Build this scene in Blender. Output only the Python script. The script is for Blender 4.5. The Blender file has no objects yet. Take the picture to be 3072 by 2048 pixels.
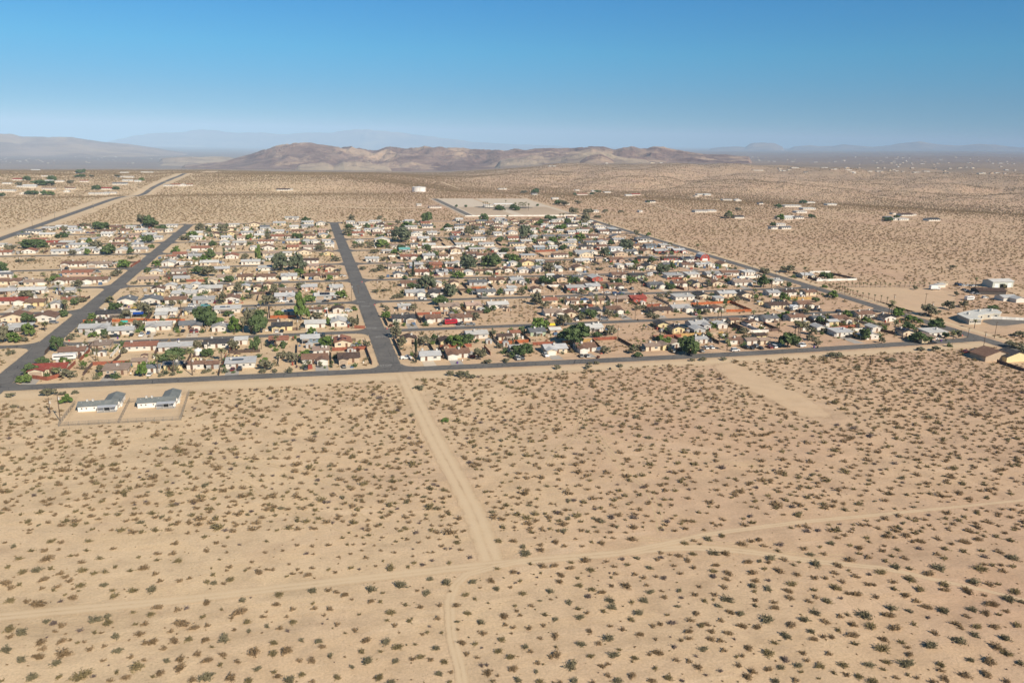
import bpy, math, random
import numpy as np
from mathutils import Matrix, Vector
random.seed(7); rng = np.random.default_rng(7)
sc = bpy.context.scene
col = sc.collection
R = math.radians

# ------------------------------------------------------------------ camera
F_PX, CX, CY, CAMH = 2389.0, 1536.0, 1024.0, 105.0
_n = np.array([895-CX, -(400-CY), -F_PX]); _n /= np.linalg.norm(_n)
_u = np.cross(np.array([1, -.0195, 0.]), _n); _u /= np.linalg.norm(_u)
if _u[1] < 0: _u = -_u
_e = np.cross(_n, _u)
CM = np.array([_e, _n, _u])                       # camera axes expressed in the street grid (x east, y north)
cam = bpy.data.objects.new('camera', bpy.data.cameras.new('camera'))
col.objects.link(cam); sc.camera = cam
cam.matrix_world = Matrix.Translation((0, 0, CAMH)) @ Matrix(CM.tolist()).to_4x4()
cam.data.sensor_width = 36; cam.data.lens = 36*F_PX/3072
cam.data.clip_start = 1; cam.data.clip_end = 200000

# ------------------------------------------------------------------ sky, sun, exposure
SUN_AZ, SUN_EL = 156.0, 35.0                      # clockwise from street north
w = bpy.data.worlds.new('World'); sc.world = w; w.use_nodes = True
nt = w.node_tree; bg = nt.nodes['Background']
sky = nt.nodes.new('ShaderNodeTexSky'); sky.sky_type = 'NISHITA'; sky.sun_disc = False
sky.sun_elevation = R(SUN_EL); sky.sun_rotation = R(SUN_AZ)
sky.altitude = 4000; sky.air_density = .8; sky.dust_density = 0; sky.ozone_density = 3
# dust near the horizon tints the sky by height, the same all round
tc_ = nt.nodes.new('ShaderNodeTexCoord'); sp_ = nt.nodes.new('ShaderNodeSeparateXYZ'); nt.links.new(tc_.outputs['Generated'], sp_.inputs[0])
mr_ = nt.nodes.new('ShaderNodeMapRange'); mr_.inputs[2].default_value = .25; nt.links.new(sp_.outputs[2], mr_.inputs[0])
cr_ = nt.nodes.new('ShaderNodeValToRGB'); nt.links.new(mr_.outputs[0], cr_.inputs[0]); els = cr_.color_ramp.elements
while len(els) < 5: els.new(.5)
for e_, (p_, c_) in zip(els, [(0, (.20, .34, .41)), (.18, (.25, .46, .50)), (.39, (.245, .67, .68)), (.61, (.225, .73, .83)), (1, (.225, .73, .83))]): e_.position = p_; e_.color = (*c_, 1)
mx_ = nt.nodes.new('ShaderNodeMix'); mx_.data_type = 'RGBA'; mx_.blend_type = 'MULTIPLY'; mx_.inputs[0].default_value = 1
nt.links.new(sky.outputs[0], mx_.inputs[6]); nt.links.new(cr_.outputs[0], mx_.inputs[7]); nt.links.new(mx_.outputs[2], bg.inputs[0]); bg.inputs[1].default_value = 0.11
sun = bpy.data.objects.new('sun', bpy.data.lights.new('sun', 'SUN')); col.objects.link(sun)
sun.data.energy = 5.0; sun.data.angle = R(.53); sun.data.color = (1, .88, .72)
a, el = R(SUN_AZ), R(SUN_EL)
SD = Vector((math.sin(a)*math.cos(el), math.cos(a)*math.cos(el), math.sin(el)))
sun.rotation_euler = SD.to_track_quat('Z', 'Y').to_euler(); sun.location = (0, 0, 300)
sc.view_settings.view_transform = 'Standard'; sc.view_settings.look = 'None'
sc.view_settings.exposure = 0.31; sc.view_settings.gamma = 1; sc.view_settings.use_curve_mapping = False
sc.cycles.max_bounces = 4; sc.cycles.diffuse_bounces = 2; sc.cycles.transparent_max_bounces = 12
sc.cycles.volume_bounces = 1; sc.cycles.use_denoising = True

# ------------------------------------------------------------------ height of the land
def _hash(ix, iy, s):
    v = np.sin(ix*127.1+iy*311.7+s*74.7)*43758.5453
    return v-np.floor(v)
def vnoise(x, y, s=0):
    ix, iy = np.floor(x), np.floor(y); fx, fy = x-ix, y-iy
    fx = fx*fx*(3-2*fx); fy = fy*fy*(3-2*fy)
    a = _hash(ix, iy, s); b = _hash(ix+1, iy, s); c = _hash(ix, iy+1, s); d = _hash(ix+1, iy+1, s)
    return (a*(1-fx)+b*fx)*(1-fy)+(c*(1-fx)+d*fx)*fy
def fbm(x, y, s=0, o=4):
    t = 0; a = .5
    for k in range(o):
        t = t+a*vnoise(x, y, s+k*3.3); x = x*2.03+5.1; y = y*2.03+1.7; a *= .5
    return t
def sstep(a, b, x):
    t = np.clip((x-a)/(b-a), 0, 1); return t*t*(3-2*t)
def ht(x, y):
    x = np.asarray(x, float); y = np.asarray(y, float)
    r = np.hypot(x, y); az = np.degrees(np.arctan2(x, y))
    az = np.where(az > 120, 120, az)
    wl = 1-np.clip((az-10)/34, 0, 1)
    rc = 2250+1500*sstep(8, 24, az)
    d1 = np.clip(r-rc, 0, 7000-rc); d2 = np.clip(r-7000, 0, None)
    z = -wl*(d1*185/(7000-2250)+np.minimum(d2, 45000)*265/23000)
    z = z-(1-wl)*np.clip(r-rc, 0, 2500)*.004
    far = sstep(1150, 1900, r)*(1-sstep(130, 70, 0*x+np.abs(x-300))*sstep(220, 160, np.abs(y-1225)))
    z = z+far*(fbm(x/420, y/420, 3)-.5)*16
    mesa = sstep(10, 20, az)*sstep(1900, 2500, r)*(1-sstep(4200, 5200, r))
    rid = np.abs(fbm((x*.8-y*.6)/300, (x*.6+y*.8)/620, 9, 5)-.47)
    z = z+mesa*(rid*60-8)
    z = z-30*np.where(r < 1960, np.exp(-((r-1960)/260)**2), np.clip(1-(r-1960)/1700, 0, 1))*sstep(4, 14, az)
    z = z-9*np.exp(-((r-1640)/120)**2)*(1-sstep(2, 12, az))
    z = z+sstep(4000, 9000, r)*(fbm(x/1500, y/1500, 5)-.5)*40
    return z
def ray(px, py):
    return CM@np.array([px-CX, -(py-CY), -F_PX])
def G(px, py):                                     # a spot on the ground, from where it shows in the survey photograph
    d = ray(px, py); t = -CAMH/d[2]
    if np.hypot(d[0]*t, d[1]*t) > 1100:
        ts = np.linspace(1000, 45000, 3000)/np.hypot(d[0], d[1])
        zz = CAMH+d[2]*ts-ht(d[0]*ts, d[1]*ts)
        k = np.argmax(zz < 0)
        if k > 0: t = ts[k-1]+(ts[k]-ts[k-1])*zz[k-1]/(zz[k-1]-zz[k])
    return float(d[0]*t), float(d[1]*t)
TILE = dict(A=(0, 900), B=(768, 900), C=(1536, 900), D=(2304, 800), E=(0, 600), F=(768, 600), G=(1536, 600), H=(2304, 500),
            I=(0, 360), J=(768, 360), K=(1536, 360), L=(2304, 360))
def ZT(t, x, y):
    o = TILE[t]; return G(o[0]+x/3.0625, o[1]+y/3.0625)
def slant(x, y): return math.sqrt(x*x+y*y+CAMH**2)

# ------------------------------------------------------------------ materials
def new_mat(name, rough=.9):
    m = bpy.data.materials.new(name); m.use_nodes = True
    b = m.node_tree.nodes['Principled BSDF']; b.inputs['Roughness'].default_value = rough
    b.inputs['Specular IOR Level'].default_value = .25
    return m, m.node_tree, b
def N(nt, typ, **kw):
    n = nt.nodes.new(typ)
    for k, v in kw.items():
        if k.startswith('_'): setattr(n, k[1:], v)
        else: n.inputs[k.replace('__', ' ')].default_value = v
    return n
def noise(nt, vec, scale, detail=4, rough=.6, dist=0):
    n = N(nt, 'ShaderNodeTexNoise', Scale=scale, Detail=detail, Roughness=rough, Distortion=dist)
    if vec is not None: nt.links.new(vec, n.inputs['Vector'])
    return n.outputs['Fac']
def ramp(nt, fac, stops):
    n = nt.nodes.new('ShaderNodeValToRGB'); e = n.color_ramp.elements
    while len(e) < len(stops): e.new(.5)
    for k, (p, c) in enumerate(stops):
        e[k].position = p; e[k].color = (c[0], c[1], c[2], 1) if hasattr(c, '__len__') else (c, c, c, 1)
    nt.links.new(fac, n.inputs[0]); return n.outputs[0]
def mixc(nt, fac, a, b, mode='MIX'):
    n = nt.nodes.new('ShaderNodeMix'); n.data_type = 'RGBA'; n.blend_type = mode
    for i, v in ((0, fac), (6, a), (7, b)):
        if isinstance(v, bpy.types.NodeSocket): nt.links.new(v, n.inputs[i])
        elif i == 0: n.inputs[0].default_value = v
        else: n.inputs[i].default_value = (v[0], v[1], v[2], 1)
    return n.outputs[2]
def mth(nt, op, a, b=0.0, c=0.0, clamp=False):
    n = nt.nodes.new('ShaderNodeMath'); n.operation = op; n.use_clamp = clamp
    for i, v in enumerate((a, b, c)):
        if isinstance(v, bpy.types.NodeSocket): nt.links.new(v, n.inputs[i])
        else: n.inputs[i].default_value = v
    return n.outputs[0]
def mrange(nt, v, a, b, c=0.0, d=1.0):
    n = N(nt, 'ShaderNodeMapRange'); n.inputs[1].default_value = a; n.inputs[2].default_value = b
    n.inputs[3].default_value = c; n.inputs[4].default_value = d; nt.links.new(v, n.inputs[0]); return n.outputs[0]
def pos(nt): return nt.nodes.new('ShaderNodeNewGeometry').outputs['Position']
def bump(nt, b, h, s=.3, d=.1):
    n = N(nt, 'ShaderNodeBump', Strength=s, Distance=d); nt.links.new(h, n.inputs['Height']); nt.links.new(n.outputs[0], b.inputs['Normal'])
def sand_color(nt, p):
    """soil: pale yellow sand on the west side running to pinker soil in the east, with patches and crusts"""
    sep = nt.nodes.new('ShaderNodeSeparateXYZ'); nt.links.new(p, sep.inputs[0])
    big = noise(nt, p, .012, 5, .55)
    east = mrange(nt, sep.outputs[0], -40, 170)
    f = mth(nt, 'ADD', mth(nt, 'MULTIPLY', east, .75), mth(nt, 'MULTIPLY', mth(nt, 'SUBTRACT', big, .5), 1.6), clamp=True)
    c = mixc(nt, f, SAND_Y, SAND_P)
    med = noise(nt, p, .11, 6, .62)
    c = mixc(nt, 1.0, c, ramp(nt, med, [(.3, .84), (.5, 1.0), (.72, 1.1)]), 'MULTIPLY')
    mp = N(nt, 'ShaderNodeMapping'); mp.inputs['Scale'].default_value = (.018, .055, .05); mp.inputs['Rotation'].default_value = (0, 0, .25); nt.links.new(p, mp.inputs[0])
    wash = noise(nt, mp.outputs[0], 1.0, 6, .65, .8)
    c = mixc(nt, 1.0, c, ramp(nt, wash, [(.3, (.83, .82, .80)), (.47, (1, 1, 1)), (.56, (1.0, .985, .95)), (.70, (1.10, 1.12, 1.15))]), 'MULTIPLY')
    crust = mrange(nt, noise(nt, p, .31, 5, .7, .4), .56, .68)
    c = mixc(nt, mth(nt, 'MULTIPLY', crust, .35), c, (.44, .30, .20))
    fin = noise(nt, p, 1.7, 5, .7)
    c = mixc(nt, 1.0, c, ramp(nt, fin, [(.3, .80), (.55, 1.02), (.75, 1.12)]), 'MULTIPLY')
    return c, med, fin
SAND_Y = (.62, .47, .30); SAND_P = (.53, .362, .245)

MG, nt, b = new_mat('desert_soil', .95)
p = pos(nt); c, med, fin = sand_color(nt, p)
# litter and small tufts
v = N(nt, 'ShaderNodeTexVoronoi', Scale=1.15); nt.links.new(p, v.inputs['Vector'])
speck = mth(nt, 'LESS_THAN', v.outputs['Distance'], .13)
clus = mrange(nt, noise(nt, p, .09, 3), .42, .58)
c = mixc(nt, mth(nt, 'MULTIPLY', mth(nt, 'MULTIPLY', speck, clus), .55), c, (.16, .11, .07))
stain = mrange(nt, noise(nt, p, .035, 6, .7, .6), .54, .7)
c = mixc(nt, mth(nt, 'MULTIPLY', stain, .22), c, (.30, .19, .13))
# beyond the reach of the modelled shrubs the soil is covered in scrub
ln = nt.nodes.new('ShaderNodeVectorMath'); ln.operation = 'LENGTH'; nt.links.new(p, ln.inputs[0])
far = mrange(nt, ln.outputs['Value'], 2700, 4300)
pat = noise(nt, p, .16, 3, .7)
big = noise(nt, p, .0011, 5, .6)
scrub = mixc(nt, mrange(nt, pat, .42, .6), (.42, .30, .20), (.16, .125, .085))
scrub = mixc(nt, mrange(nt, big, .4, .62, 0, .55), scrub, (.17, .13, .10))
vfar = mrange(nt, ln.outputs['Value'], 3800, 9000, 0, .7)
scrub = mixc(nt, vfar, scrub, (.20, .14, .12))
c = mixc(nt, far, c, scrub)
nt.links.new(c, b.inputs['Base Color'])
h = mth(nt, 'ADD', mth(nt, 'MULTIPLY', med, 1.5), mth(nt, 'MULTIPLY', fin, .4))
bump(nt, b, h, .55, .5)

def sheet_mat(name, kind):
    """flat ground coverings; the edge attribute feathers the rim where blown sand covers it"""
    m, nt, b = new_mat(name, .9)
    p = pos(nt)
    sand, med, fin = sand_color(nt, p)
    at = N(nt, 'ShaderNodeAttribute', _attribute_name='edge')
    ed = at.outputs['Fac']
    if kind == 'asphalt':
        n1 = noise(nt, p, .07, 5, .6); n2 = noise(nt, p, .8, 5, .7)
        c = mixc(nt, mrange(nt, n1, .35, .65), (.105, .101, .098), (.16, .152, .142))
        c = mixc(nt, mrange(nt, n2, .42, .66, 0, .6), c, (.19, .178, .16))
        crack = N(nt, 'ShaderNodeTexVoronoi', Scale=.16, _feature='DISTANCE_TO_EDGE'); nt.links.new(p, crack.inputs['Vector'])
        c = mixc(nt, mth(nt, 'MULTIPLY', mth(nt, 'LESS_THAN', crack.outputs[0], .012), .7), c, (.035, .035, .037))
        th, wd = .12, .9
    elif kind == 'oldasphalt':
        n1 = noise(nt, p, .07, 5, .6); n2 = noise(nt, p, .5, 5, .7)
        c = mixc(nt, mrange(nt, n1, .35, .65), (.13, .122, .112), (.19, .175, .155))
        c = mixc(nt, mrange(nt, n2, .45, .7, 0, .5), c, (.24, .215, .18))
        th, wd = .1, .5
    elif kind == 'track':
        n2 = noise(nt, p, .25, 5, .65)
        c = mixc(nt, mrange(nt, n2, .3, .7), (.57, .43, .27), (.61, .47, .305))
        c = mixc(nt, .45, c, sand)
        wv = N(nt, 'ShaderNodeAttribute', _attribute_name='rut').outputs['Fac']
        c = mixc(nt, mth(nt, 'MULTIPLY', wv, .6), c, (.635, .495, .325))
        th, wd = .1, .85
    elif kind == 'bare':
        n2 = noise(nt, p, .12, 5, .65)
        c = mixc(nt, mrange(nt, n2, .3, .7), (.585, .435, .275), (.635, .48, .315))
        c = mixc(nt, .55, c, sand)
        th, wd = .05, .9
    elif kind == 'rutmark':
        n2 = noise(nt, p, .2, 4, .65)
        c = mixc(nt, mrange(nt, n2, .35, .65), (.50, .365, .215), (.60, .455, .28)); th, wd = .25, .6
    elif kind == 'gravel':
        n2 = noise(nt, p, .15, 5, .65)
        c = mixc(nt, mrange(nt, n2, .3, .7), (.56, .47, .36), (.62, .53, .42)); th, wd = .02, .15
    elif kind == 'concrete':
        n2 = noise(nt, p, .5, 5, .65)
        c = mixc(nt, mrange(nt, n2, .3, .7), (.33, .31, .28), (.43, .40, .36)); th, wd = .02, .2
    en = mth(nt, 'ADD', ed, mth(nt, 'MULTIPLY', mth(nt, 'SUBTRACT', noise(nt, p, .22, 6, .75), .5), wd*1.5))
    grain = noise(nt, p, 5.0, 3, .8)
    al = mth(nt, 'GREATER_THAN', mth(nt, 'ADD', mrange(nt, en, th, th+wd), mth(nt, 'MULTIPLY', mth(nt, 'SUBTRACT', grain, .5), 1.7)), .5)
    nt.links.new(c, b.inputs['Base Color']); nt.links.new(al, b.inputs['Alpha'])
    bump(nt, b, fin, .25, .1)
    return m
M_ASPH = sheet_mat('worn_asphalt', 'asphalt'); M_OLD = sheet_mat('faded_asphalt', 'oldasphalt')
M_TRACK = sheet_mat('packed_sand_track', 'track'); M_BARE = sheet_mat('scraped_soil', 'bare')
M_GRAV = sheet_mat('pale_gravel', 'gravel'); M_CONC = sheet_mat('concrete', 'concrete')

def objcol_mat(name, rough, n_amp, scale, metal=0, spec=.3, streak=False):
    """paint or roofing whose own colour is stored on the object"""
    m, nt, b = new_mat(name, rough); b.inputs['Metallic'].default_value = metal; b.inputs['Specular IOR Level'].default_value = spec
    oi = nt.nodes.new('ShaderNodeObjectInfo'); p = pos(nt)
    n1 = noise(nt, p, scale, 5, .65); n2 = noise(nt, p, scale*9, 3, .7)
    c = mixc(nt, 1.0, oi.outputs['Color'], ramp(nt, n1, [(.3, 1-n_amp), (.7, 1+n_amp*.6)]), 'MULTIPLY')
    c = mixc(nt, 1.0, c, ramp(nt, n2, [(.3, 1-n_amp*.7), (.7, 1+n_amp*.5)]), 'MULTIPLY')
    if streak:
        dust = mrange(nt, noise(nt, p, .9, 4, .6), .5, .75, 0, .3)
        c = mixc(nt, dust, c, (.34, .27, .2))
    nt.links.new(c, b.inputs['Base Color']); bump(nt, b, n2, .3, .03)
    return m
M_WALL = objcol_mat('stucco_paint', .9, .1, .35); M_ROOF = objcol_mat('roofing', .88, .2, .45, streak=True)
M_WOOD = objcol_mat('fence_boards', .85, .3, .7); M_CAR = objcol_mat('car_paint', .32, .03, .3, 0, .5)
M_METAL = objcol_mat('painted_metal', .55, .12, .5)
def flat_mat(name, c, rough=.8, metal=0, spec=.3, n=.12, sc_=2.0):
    m, nt, b = new_mat(name, rough); b.inputs['Metallic'].default_value = metal; b.inputs['Specular IOR Level'].default_value = spec
    f = noise(nt, pos(nt), sc_, 4, .6)
    nt.links.new(mixc(nt, f, tuple(x*(1-n) for x in c), tuple(x*(1+n) for x in c)), b.inputs['Base Color']); return m
M_GLASS = flat_mat('window_glass', (.03, .038, .045), .12, 0, .6); M_FRAME = flat_mat('white_frame', (.7, .69, .66), .6)
M_RUBBER = flat_mat('rubber', (.02, .02, .02), .8); M_SOLAR = flat_mat('solar_glass', (.012, .016, .03), .15, 0, .6)
M_COOL = flat_mat('cooler_metal', (.52, .5, .46), .6); M_POLE = flat_mat('pole_wood', (.11, .075, .05), .9)
M_BARK = flat_mat('bark', (.13, .095, .07), .95); M_WHITE = flat_mat('white_paint', (.72, .70, .66), .6)
M_DOOR = flat_mat('door_paint', (.16, .09, .06), .7); M_DARK = flat_mat('dark_opening', (.03, .027, .025), .9)
M_GALV = flat_mat('galvanised_wire', (.20, .185, .165), .6); M_LINE = flat_mat('worn_white_line', (.33, .32, .30), .8, 0, .3, .3)

def leaf_mat(name, c1, c2, trans=.15):
    m, nt, b = new_mat(name, .85); b.inputs['Specular IOR Level'].default_value = .15
    oi = nt.nodes.new('ShaderNodeObjectInfo'); f = noise(nt, pos(nt), .9, 3, .6)
    g = mth(nt, 'ADD', mth(nt, 'MULTIPLY', oi.outputs['Random'], .65), mth(nt, 'MULTIPLY', f, .5), clamp=True)
    c = mixc(nt, g, c1, c2); nt.links.new(c, b.inputs['Base Color'])
    t = nt.nodes.new('ShaderNodeBsdfTranslucent'); nt.links.new(c, t.inputs[0])
    mx = nt.nodes.new('ShaderNodeMixShader'); mx.inputs[0].default_value = trans
    nt.links.new(b.outputs[0], mx.inputs[1]); nt.links.new(t.outputs[0], mx.inputs[2])
    nt.links.new(mx.outputs[0], nt.nodes['Material Output'].inputs[0]); return m
LM = dict(d=leaf_mat('dark_leaves', (.075, .115, .045), (.125, .17, .07)), g=leaf_mat('bright_leaves', (.10, .17, .035), (.17, .23, .07)),
          o=leaf_mat('olive_leaves', (.16, .155, .09), (.23, .215, .14)), e=leaf_mat('grey_green_leaves', (.10, .125, .075), (.155, .175, .11)),
          p=leaf_mat('palm_fronds', (.15, .165, .07), (.23, .22, .11)), c=leaf_mat('cypress_leaves', (.03, .045, .02), (.045, .06, .03)),
          r=leaf_mat('reddish_leaves', (.13, .05, .035), (.17, .07, .05)),
          brown=leaf_mat('creosote_twigs', (.21, .145, .075), (.32, .23, .135)), olive=leaf_mat('creosote_leaves', (.18, .145, .07), (.27, .215, .11)),
          green=leaf_mat('green_scrub_leaves', (.17, .15, .085), (.24, .21, .13)), grey=leaf_mat('dead_grey_twigs', (.15, .115, .095), (.22, .17, .145)))

# ------------------------------------------------------------------ mesh helpers
def mesh_obj(name, V, Fc, mat, parent=None, loc=None, attrs=None):
    me = bpy.data.meshes.new(name); me.from_pydata([tuple(v) for v in V], [], Fc)
    for mm in (mat if isinstance(mat, list) else [mat]): me.materials.append(mm)
    if attrs:
        for k, vals in attrs.items():
            me.attributes.new(k, 'FLOAT', 'POINT').data.foreach_set('value', np.asarray(vals, np.float32))
    return link(name, me, parent, loc)
def link(name, me, parent=None, loc=None, rot=0, scale=None, colr=None):
    o = bpy.data.objects.new(name, me); col.objects.link(o)
    if parent: o.parent = parent
    if loc is not None: o.location = loc
    if rot: o.rotation_euler = (0, 0, rot)
    if scale is not None: o.scale = scale
    if colr is not None: o.color = (*colr, 1)
    return o
def empty(name, x, y, z=0, rot=0):
    o = bpy.data.objects.new(name, None); col.objects.link(o); o.location = (x, y, z); o.rotation_euler = (0, 0, rot)
    o.empty_display_size = .5; return o
def tag(o, label=None, cat=None, group=None, kind=None):
    if label: o['label'] = label
    if cat: o['category'] = cat
    if group: o['group'] = group
    if kind: o['kind'] = kind
    return o
class MB:
    def __init__(s): s.V = []; s.F = []
    def poly(s, pts):
        k = len(s.V); s.V += [tuple(q) for q in pts]; s.F.append(tuple(range(k, k+len(pts))))
    def hull8(s, b4, t4):
        k = len(s.V); s.V += [tuple(q) for q in b4]+[tuple(q) for q in t4]
        s.F += [(k+3, k+2, k+1, k), (k+4, k+5, k+6, k+7)]+[(k+i, k+(i+1) % 4, k+4+(i+1) % 4, k+4+i) for i in range(4)]
    def box(s, x0, y0, z0, x1, y1, z1):
        s.hull8([(x0, y0, z0), (x1, y0, z0), (x1, y1, z0), (x0, y1, z0)], [(x0, y0, z1), (x1, y0, z1), (x1, y1, z1), (x0, y1, z1)])
    def prism(s, pts, ax, a0, a1):
        """extrude a closed outline: ax 0 -> outline in (y,z) along x, ax 1 -> outline in (x,z) along y"""
        k = len(s.V); n = len(pts)
        for a in (a0, a1):
            for (u, v) in pts: s.V.append((a, u, v) if ax == 0 else (u, a, v))
        A = tuple(range(k, k+n)); B = tuple(range(k+n, k+2*n))
        flip = (ax == 1)
        s.F += [A[::-1] if not flip else A, B if not flip else B[::-1]]
        for i in range(n):
            j = (i+1) % n; q = (k+i, k+j, k+n+j, k+n+i); s.F.append(q if not flip else q[::-1])
    def tube(s, pts, rad, n=6):
        k0 = len(s.V)
        for i, q in enumerate(pts):
            q = Vector(q); d = (Vector(pts[min(i+1, len(pts)-1)])-Vector(pts[max(i-1, 0)])).normalized()
            u = d.cross(Vector((0, 1, 0)) if abs(d.y) < .9 else Vector((1, 0, 0))).normalized(); v = d.cross(u)
            for j in range(n):
                a = 2*math.pi*j/n; s.V.append(tuple(q+(u*math.cos(a)+v*math.sin(a))*rad[i]))
        for i in range(len(pts)-1):
            for j in range(n):
                a = k0+i*n+j; b2 = k0+i*n+(j+1) % n; s.F.append((a, b2, b2+n, a+n))
        s.F.append(tuple(k0+(len(pts)-1)*n+j for j in range(n)))
    def mesh(s, name, mat):
        me = bpy.data.meshes.new(name); me.from_pydata(s.V, [], s.F)
        for mm in (mat if isinstance(mat, list) else [mat]): me.materials.append(mm)
        return me
    def obj(s, name, mat, parent=None, colr=None, loc=None):
        return link(name, s.mesh(name, mat), parent, loc, colr=colr)

# ------------------------------------------------------------------ the ground, one sheet to the horizon
def build_ground():
    az = np.concatenate([np.arange(-180, -30, 3.0), np.arange(-30, 62, .3), np.arange(62, 180, 3.0)])
    r = np.concatenate([np.linspace(2, 1100, 24), np.geomspace(1130, 9000, 210), np.geomspace(9300, 60000, 50)])
    A, Rr = np.meshgrid(np.radians(az), r); X = Rr*np.sin(A); Y = Rr*np.cos(A); Zz = ht(X, Y)
    V = np.stack([X.ravel(), Y.ravel(), Zz.ravel()], 1); na, nr = len(az), len(r)
    i, j = np.meshgrid(np.arange(nr-1), np.arange(na), indexing='ij'); j2 = (j+1) % na
    Fq = np.stack([i*na+j, (i+1)*na+j, (i+1)*na+j2, i*na+j2], -1).reshape(-1, 4)
    V = np.vstack([V, [[0, 0, 0]]]); c = len(V)-1
    me = bpy.data.meshes.new('desert_ground')
    me.from_pydata(V.tolist(), [], Fq[:, ::-1].tolist()+[(c, (k+1) % na, k) for k in range(na)])
    me.materials.append(MG)
    for pl in me.polygons: pl.use_smooth = True
    me.update(); o = link('desert_ground', me)
    if me.polygons[len(Fq)//2].normal.z < 0: me.flip_normals()
    tag(o, kind='structure')
build_ground()

def strip(name, pts, wd, mat, z, parent=None, feather=None, sub=6.0, ruts=None):
    """a ribbon along a path; wd is a number or a width per point"""
    P2 = []; W2 = []
    n = len(pts); wd = [wd]*n if not hasattr(wd, '__len__') else wd
    P_ = [np.array(q, float) for q in pts]
    for i in range(n-1):                              # Catmull-Rom
        p0 = P_[max(i-1, 0)]; p1 = P_[i]; p2 = P_[i+1]; p3 = P_[min(i+2, n-1)]
        m = max(2, int(np.linalg.norm(p2-p1)/sub))
        for k in range(m):
            t = k/m
            P2.append(.5*((2*p1)+(-p0+p2)*t+(2*p0-5*p1+4*p2-p3)*t*t+(-p0+3*p1-3*p2+p3)*t**3)); W2.append(wd[i]*(1-t)+wd[i+1]*t)
    P2.append(P_[-1]); W2.append(wd[-1])
    P2 = np.array(P2); T = np.gradient(P2, axis=0); T /= np.linalg.norm(T, axis=1)[:, None]+1e-9
    Nn = np.stack([T[:, 1], -T[:, 0]], 1)
    prof = [(-.5, 0.), (-.42, .35), (-.3, .8), (-.2, 1.), (-.1, 1.), (0, .62), (.1, 1.), (.2, 1.), (.3, .8), (.42, .35), (.5, 0.)]
    if feather is not None: prof = [(-.5, 0.), (-.5+feather, 1.), (-.1, 1.), (.1, 1.), (.5-feather, 1.), (.5, 0.)]
    V = []; E = []; RU = []; Fc = []; m = len(prof)
    for i in range(len(P2)):
        for (u, e) in prof:
            q = P2[i]+Nn[i]*u*W2[i]; V.append((q[0], q[1], z+float(ht(q[0], q[1])))); E.append(e); RU.append(1. if abs(abs(u)-.1) < .03 or abs(abs(u)-.2) < .01 else 0.)
    for i in range(len(P2)-1):
        for k in range(m-1): a0 = i*m+k; Fc.append((a0, a0+1, a0+m+1, a0+m))
    return mesh_obj(name, V, Fc, mat, parent, attrs=dict(edge=E, rut=RU))
def pad(name, poly, mat, z, feather=1.0, parent=None):
    """a polygon with a feathered rim"""
    P_ = np.array(poly, float); c = P_.mean(0); L = np.linalg.norm(P_-c, axis=1)
    inner = P_+(c-P_)*(feather/L)[:, None]
    n = len(P_); V = []; E = []
    for q in P_: V.append((q[0], q[1], z+float(ht(*q)))); E.append(0.)
    for q in inner: V.append((q[0], q[1], z+float(ht(*q)))); E.append(1.)
    Fc = [(i, (i+1) % n, n+(i+1) % n, n+i) for i in range(n)]+[tuple(range(n, 2*n))]
    return mesh_obj(name, V, Fc, mat, parent, attrs=dict(edge=E, rut=[0.]*(2*n)))

# ------------------------------------------------------------------ roads
SY = [355, 432, 513, 594, 674, 754, 838, 915, 1003]           # the cross streets
XL, XM, XR, XH = -127, 37, 370, -285                          # the long straight roads
def road(name, pts, wd, z, mat=M_ASPH, fe=.11, sub=12):
    return tag(strip(name, pts, wd, mat, z, feather=fe, sub=sub), kind='structure')
road('left_road', [(XL, 300), (XL, 420), (XL, 700), (XL, 990)], [11.2]*4, .07)
road('centre_road', [(XM, 358), (XM, 500), (XM, 760), (XM, 1006)], 11.6, .07)
road('right_road', [(368, 225), (368, 290), (368, 350), (371, 600), (375, 1075), (379, 1290)], [9.5, 10, 10.5, 10.5, 9, 7], .07)
xe = [(-300, 366)]*9
for k, y in enumerate(SY):
    x0 = -420 if k < 1 else XH; pts = [(x0, y-2), (XL, y-1 if k else y+2), (XM, y if k else 355), (200, y-1 if k else 351.5), (366, y+1)]
    if k >= 6: pts = [(XH, y-14), (XL, y-8), (XM, y), (200, y+8), (372, y+22)]
    if k == 0: pts = [(-420, 362), (XL, 358.5), (XM, 355), (200, 351), (300, 352.5), (368, 354.5)]
    road('nearest_cross_street' if k == 0 else 'cross_street', pts, 9.0 if k == 0 else 7.6, .04)
    for xx, s in ((XL, 5.4), (XM, 5.6), (XR, 5.0)):            # rounded corners
        for sx in (-1, 1):
            for sy in (-1, 1):
                if k == 0 and sy < 0: continue
                if xx == XR and sx > 0: continue
                yy = float(np.interp(xx, [q[0] for q in pts], [q[1] for q in pts])); rr = 6
                c = (xx+sx*(s+rr), yy+sy*(3.9+rr)); arc = [(c[0]-sx*rr*math.sin(t), c[1]-sy*rr*math.cos(t)) for t in np.linspace(0, math.pi/2, 6)]
                V = [(xx+sx*(s-1.2), yy+sy*2.6, .055)]+[(q[0], q[1], .055) for q in arc]
                tag(mesh_obj('street_corner', V, [(0, i, i+1) for i in range(1, 6)], M_ASPH, attrs=dict(edge=[1.]*7, rut=[0.]*7)), kind='structure')
road('highway', [(XH, 500), (XH, 900), (XH, 1400), (XH, 2420)], 10.5, .08, fe=.05, sub=30)
tag(strip('highway_dirt_shoulder', [(XH-13, 480), (XH-13, 900), (XH-13, 1400), (XH-12, 2440)], [17, 17, 16, 15], M_TRACK, .03, feather=.1, sub=30), kind='structure')
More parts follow.
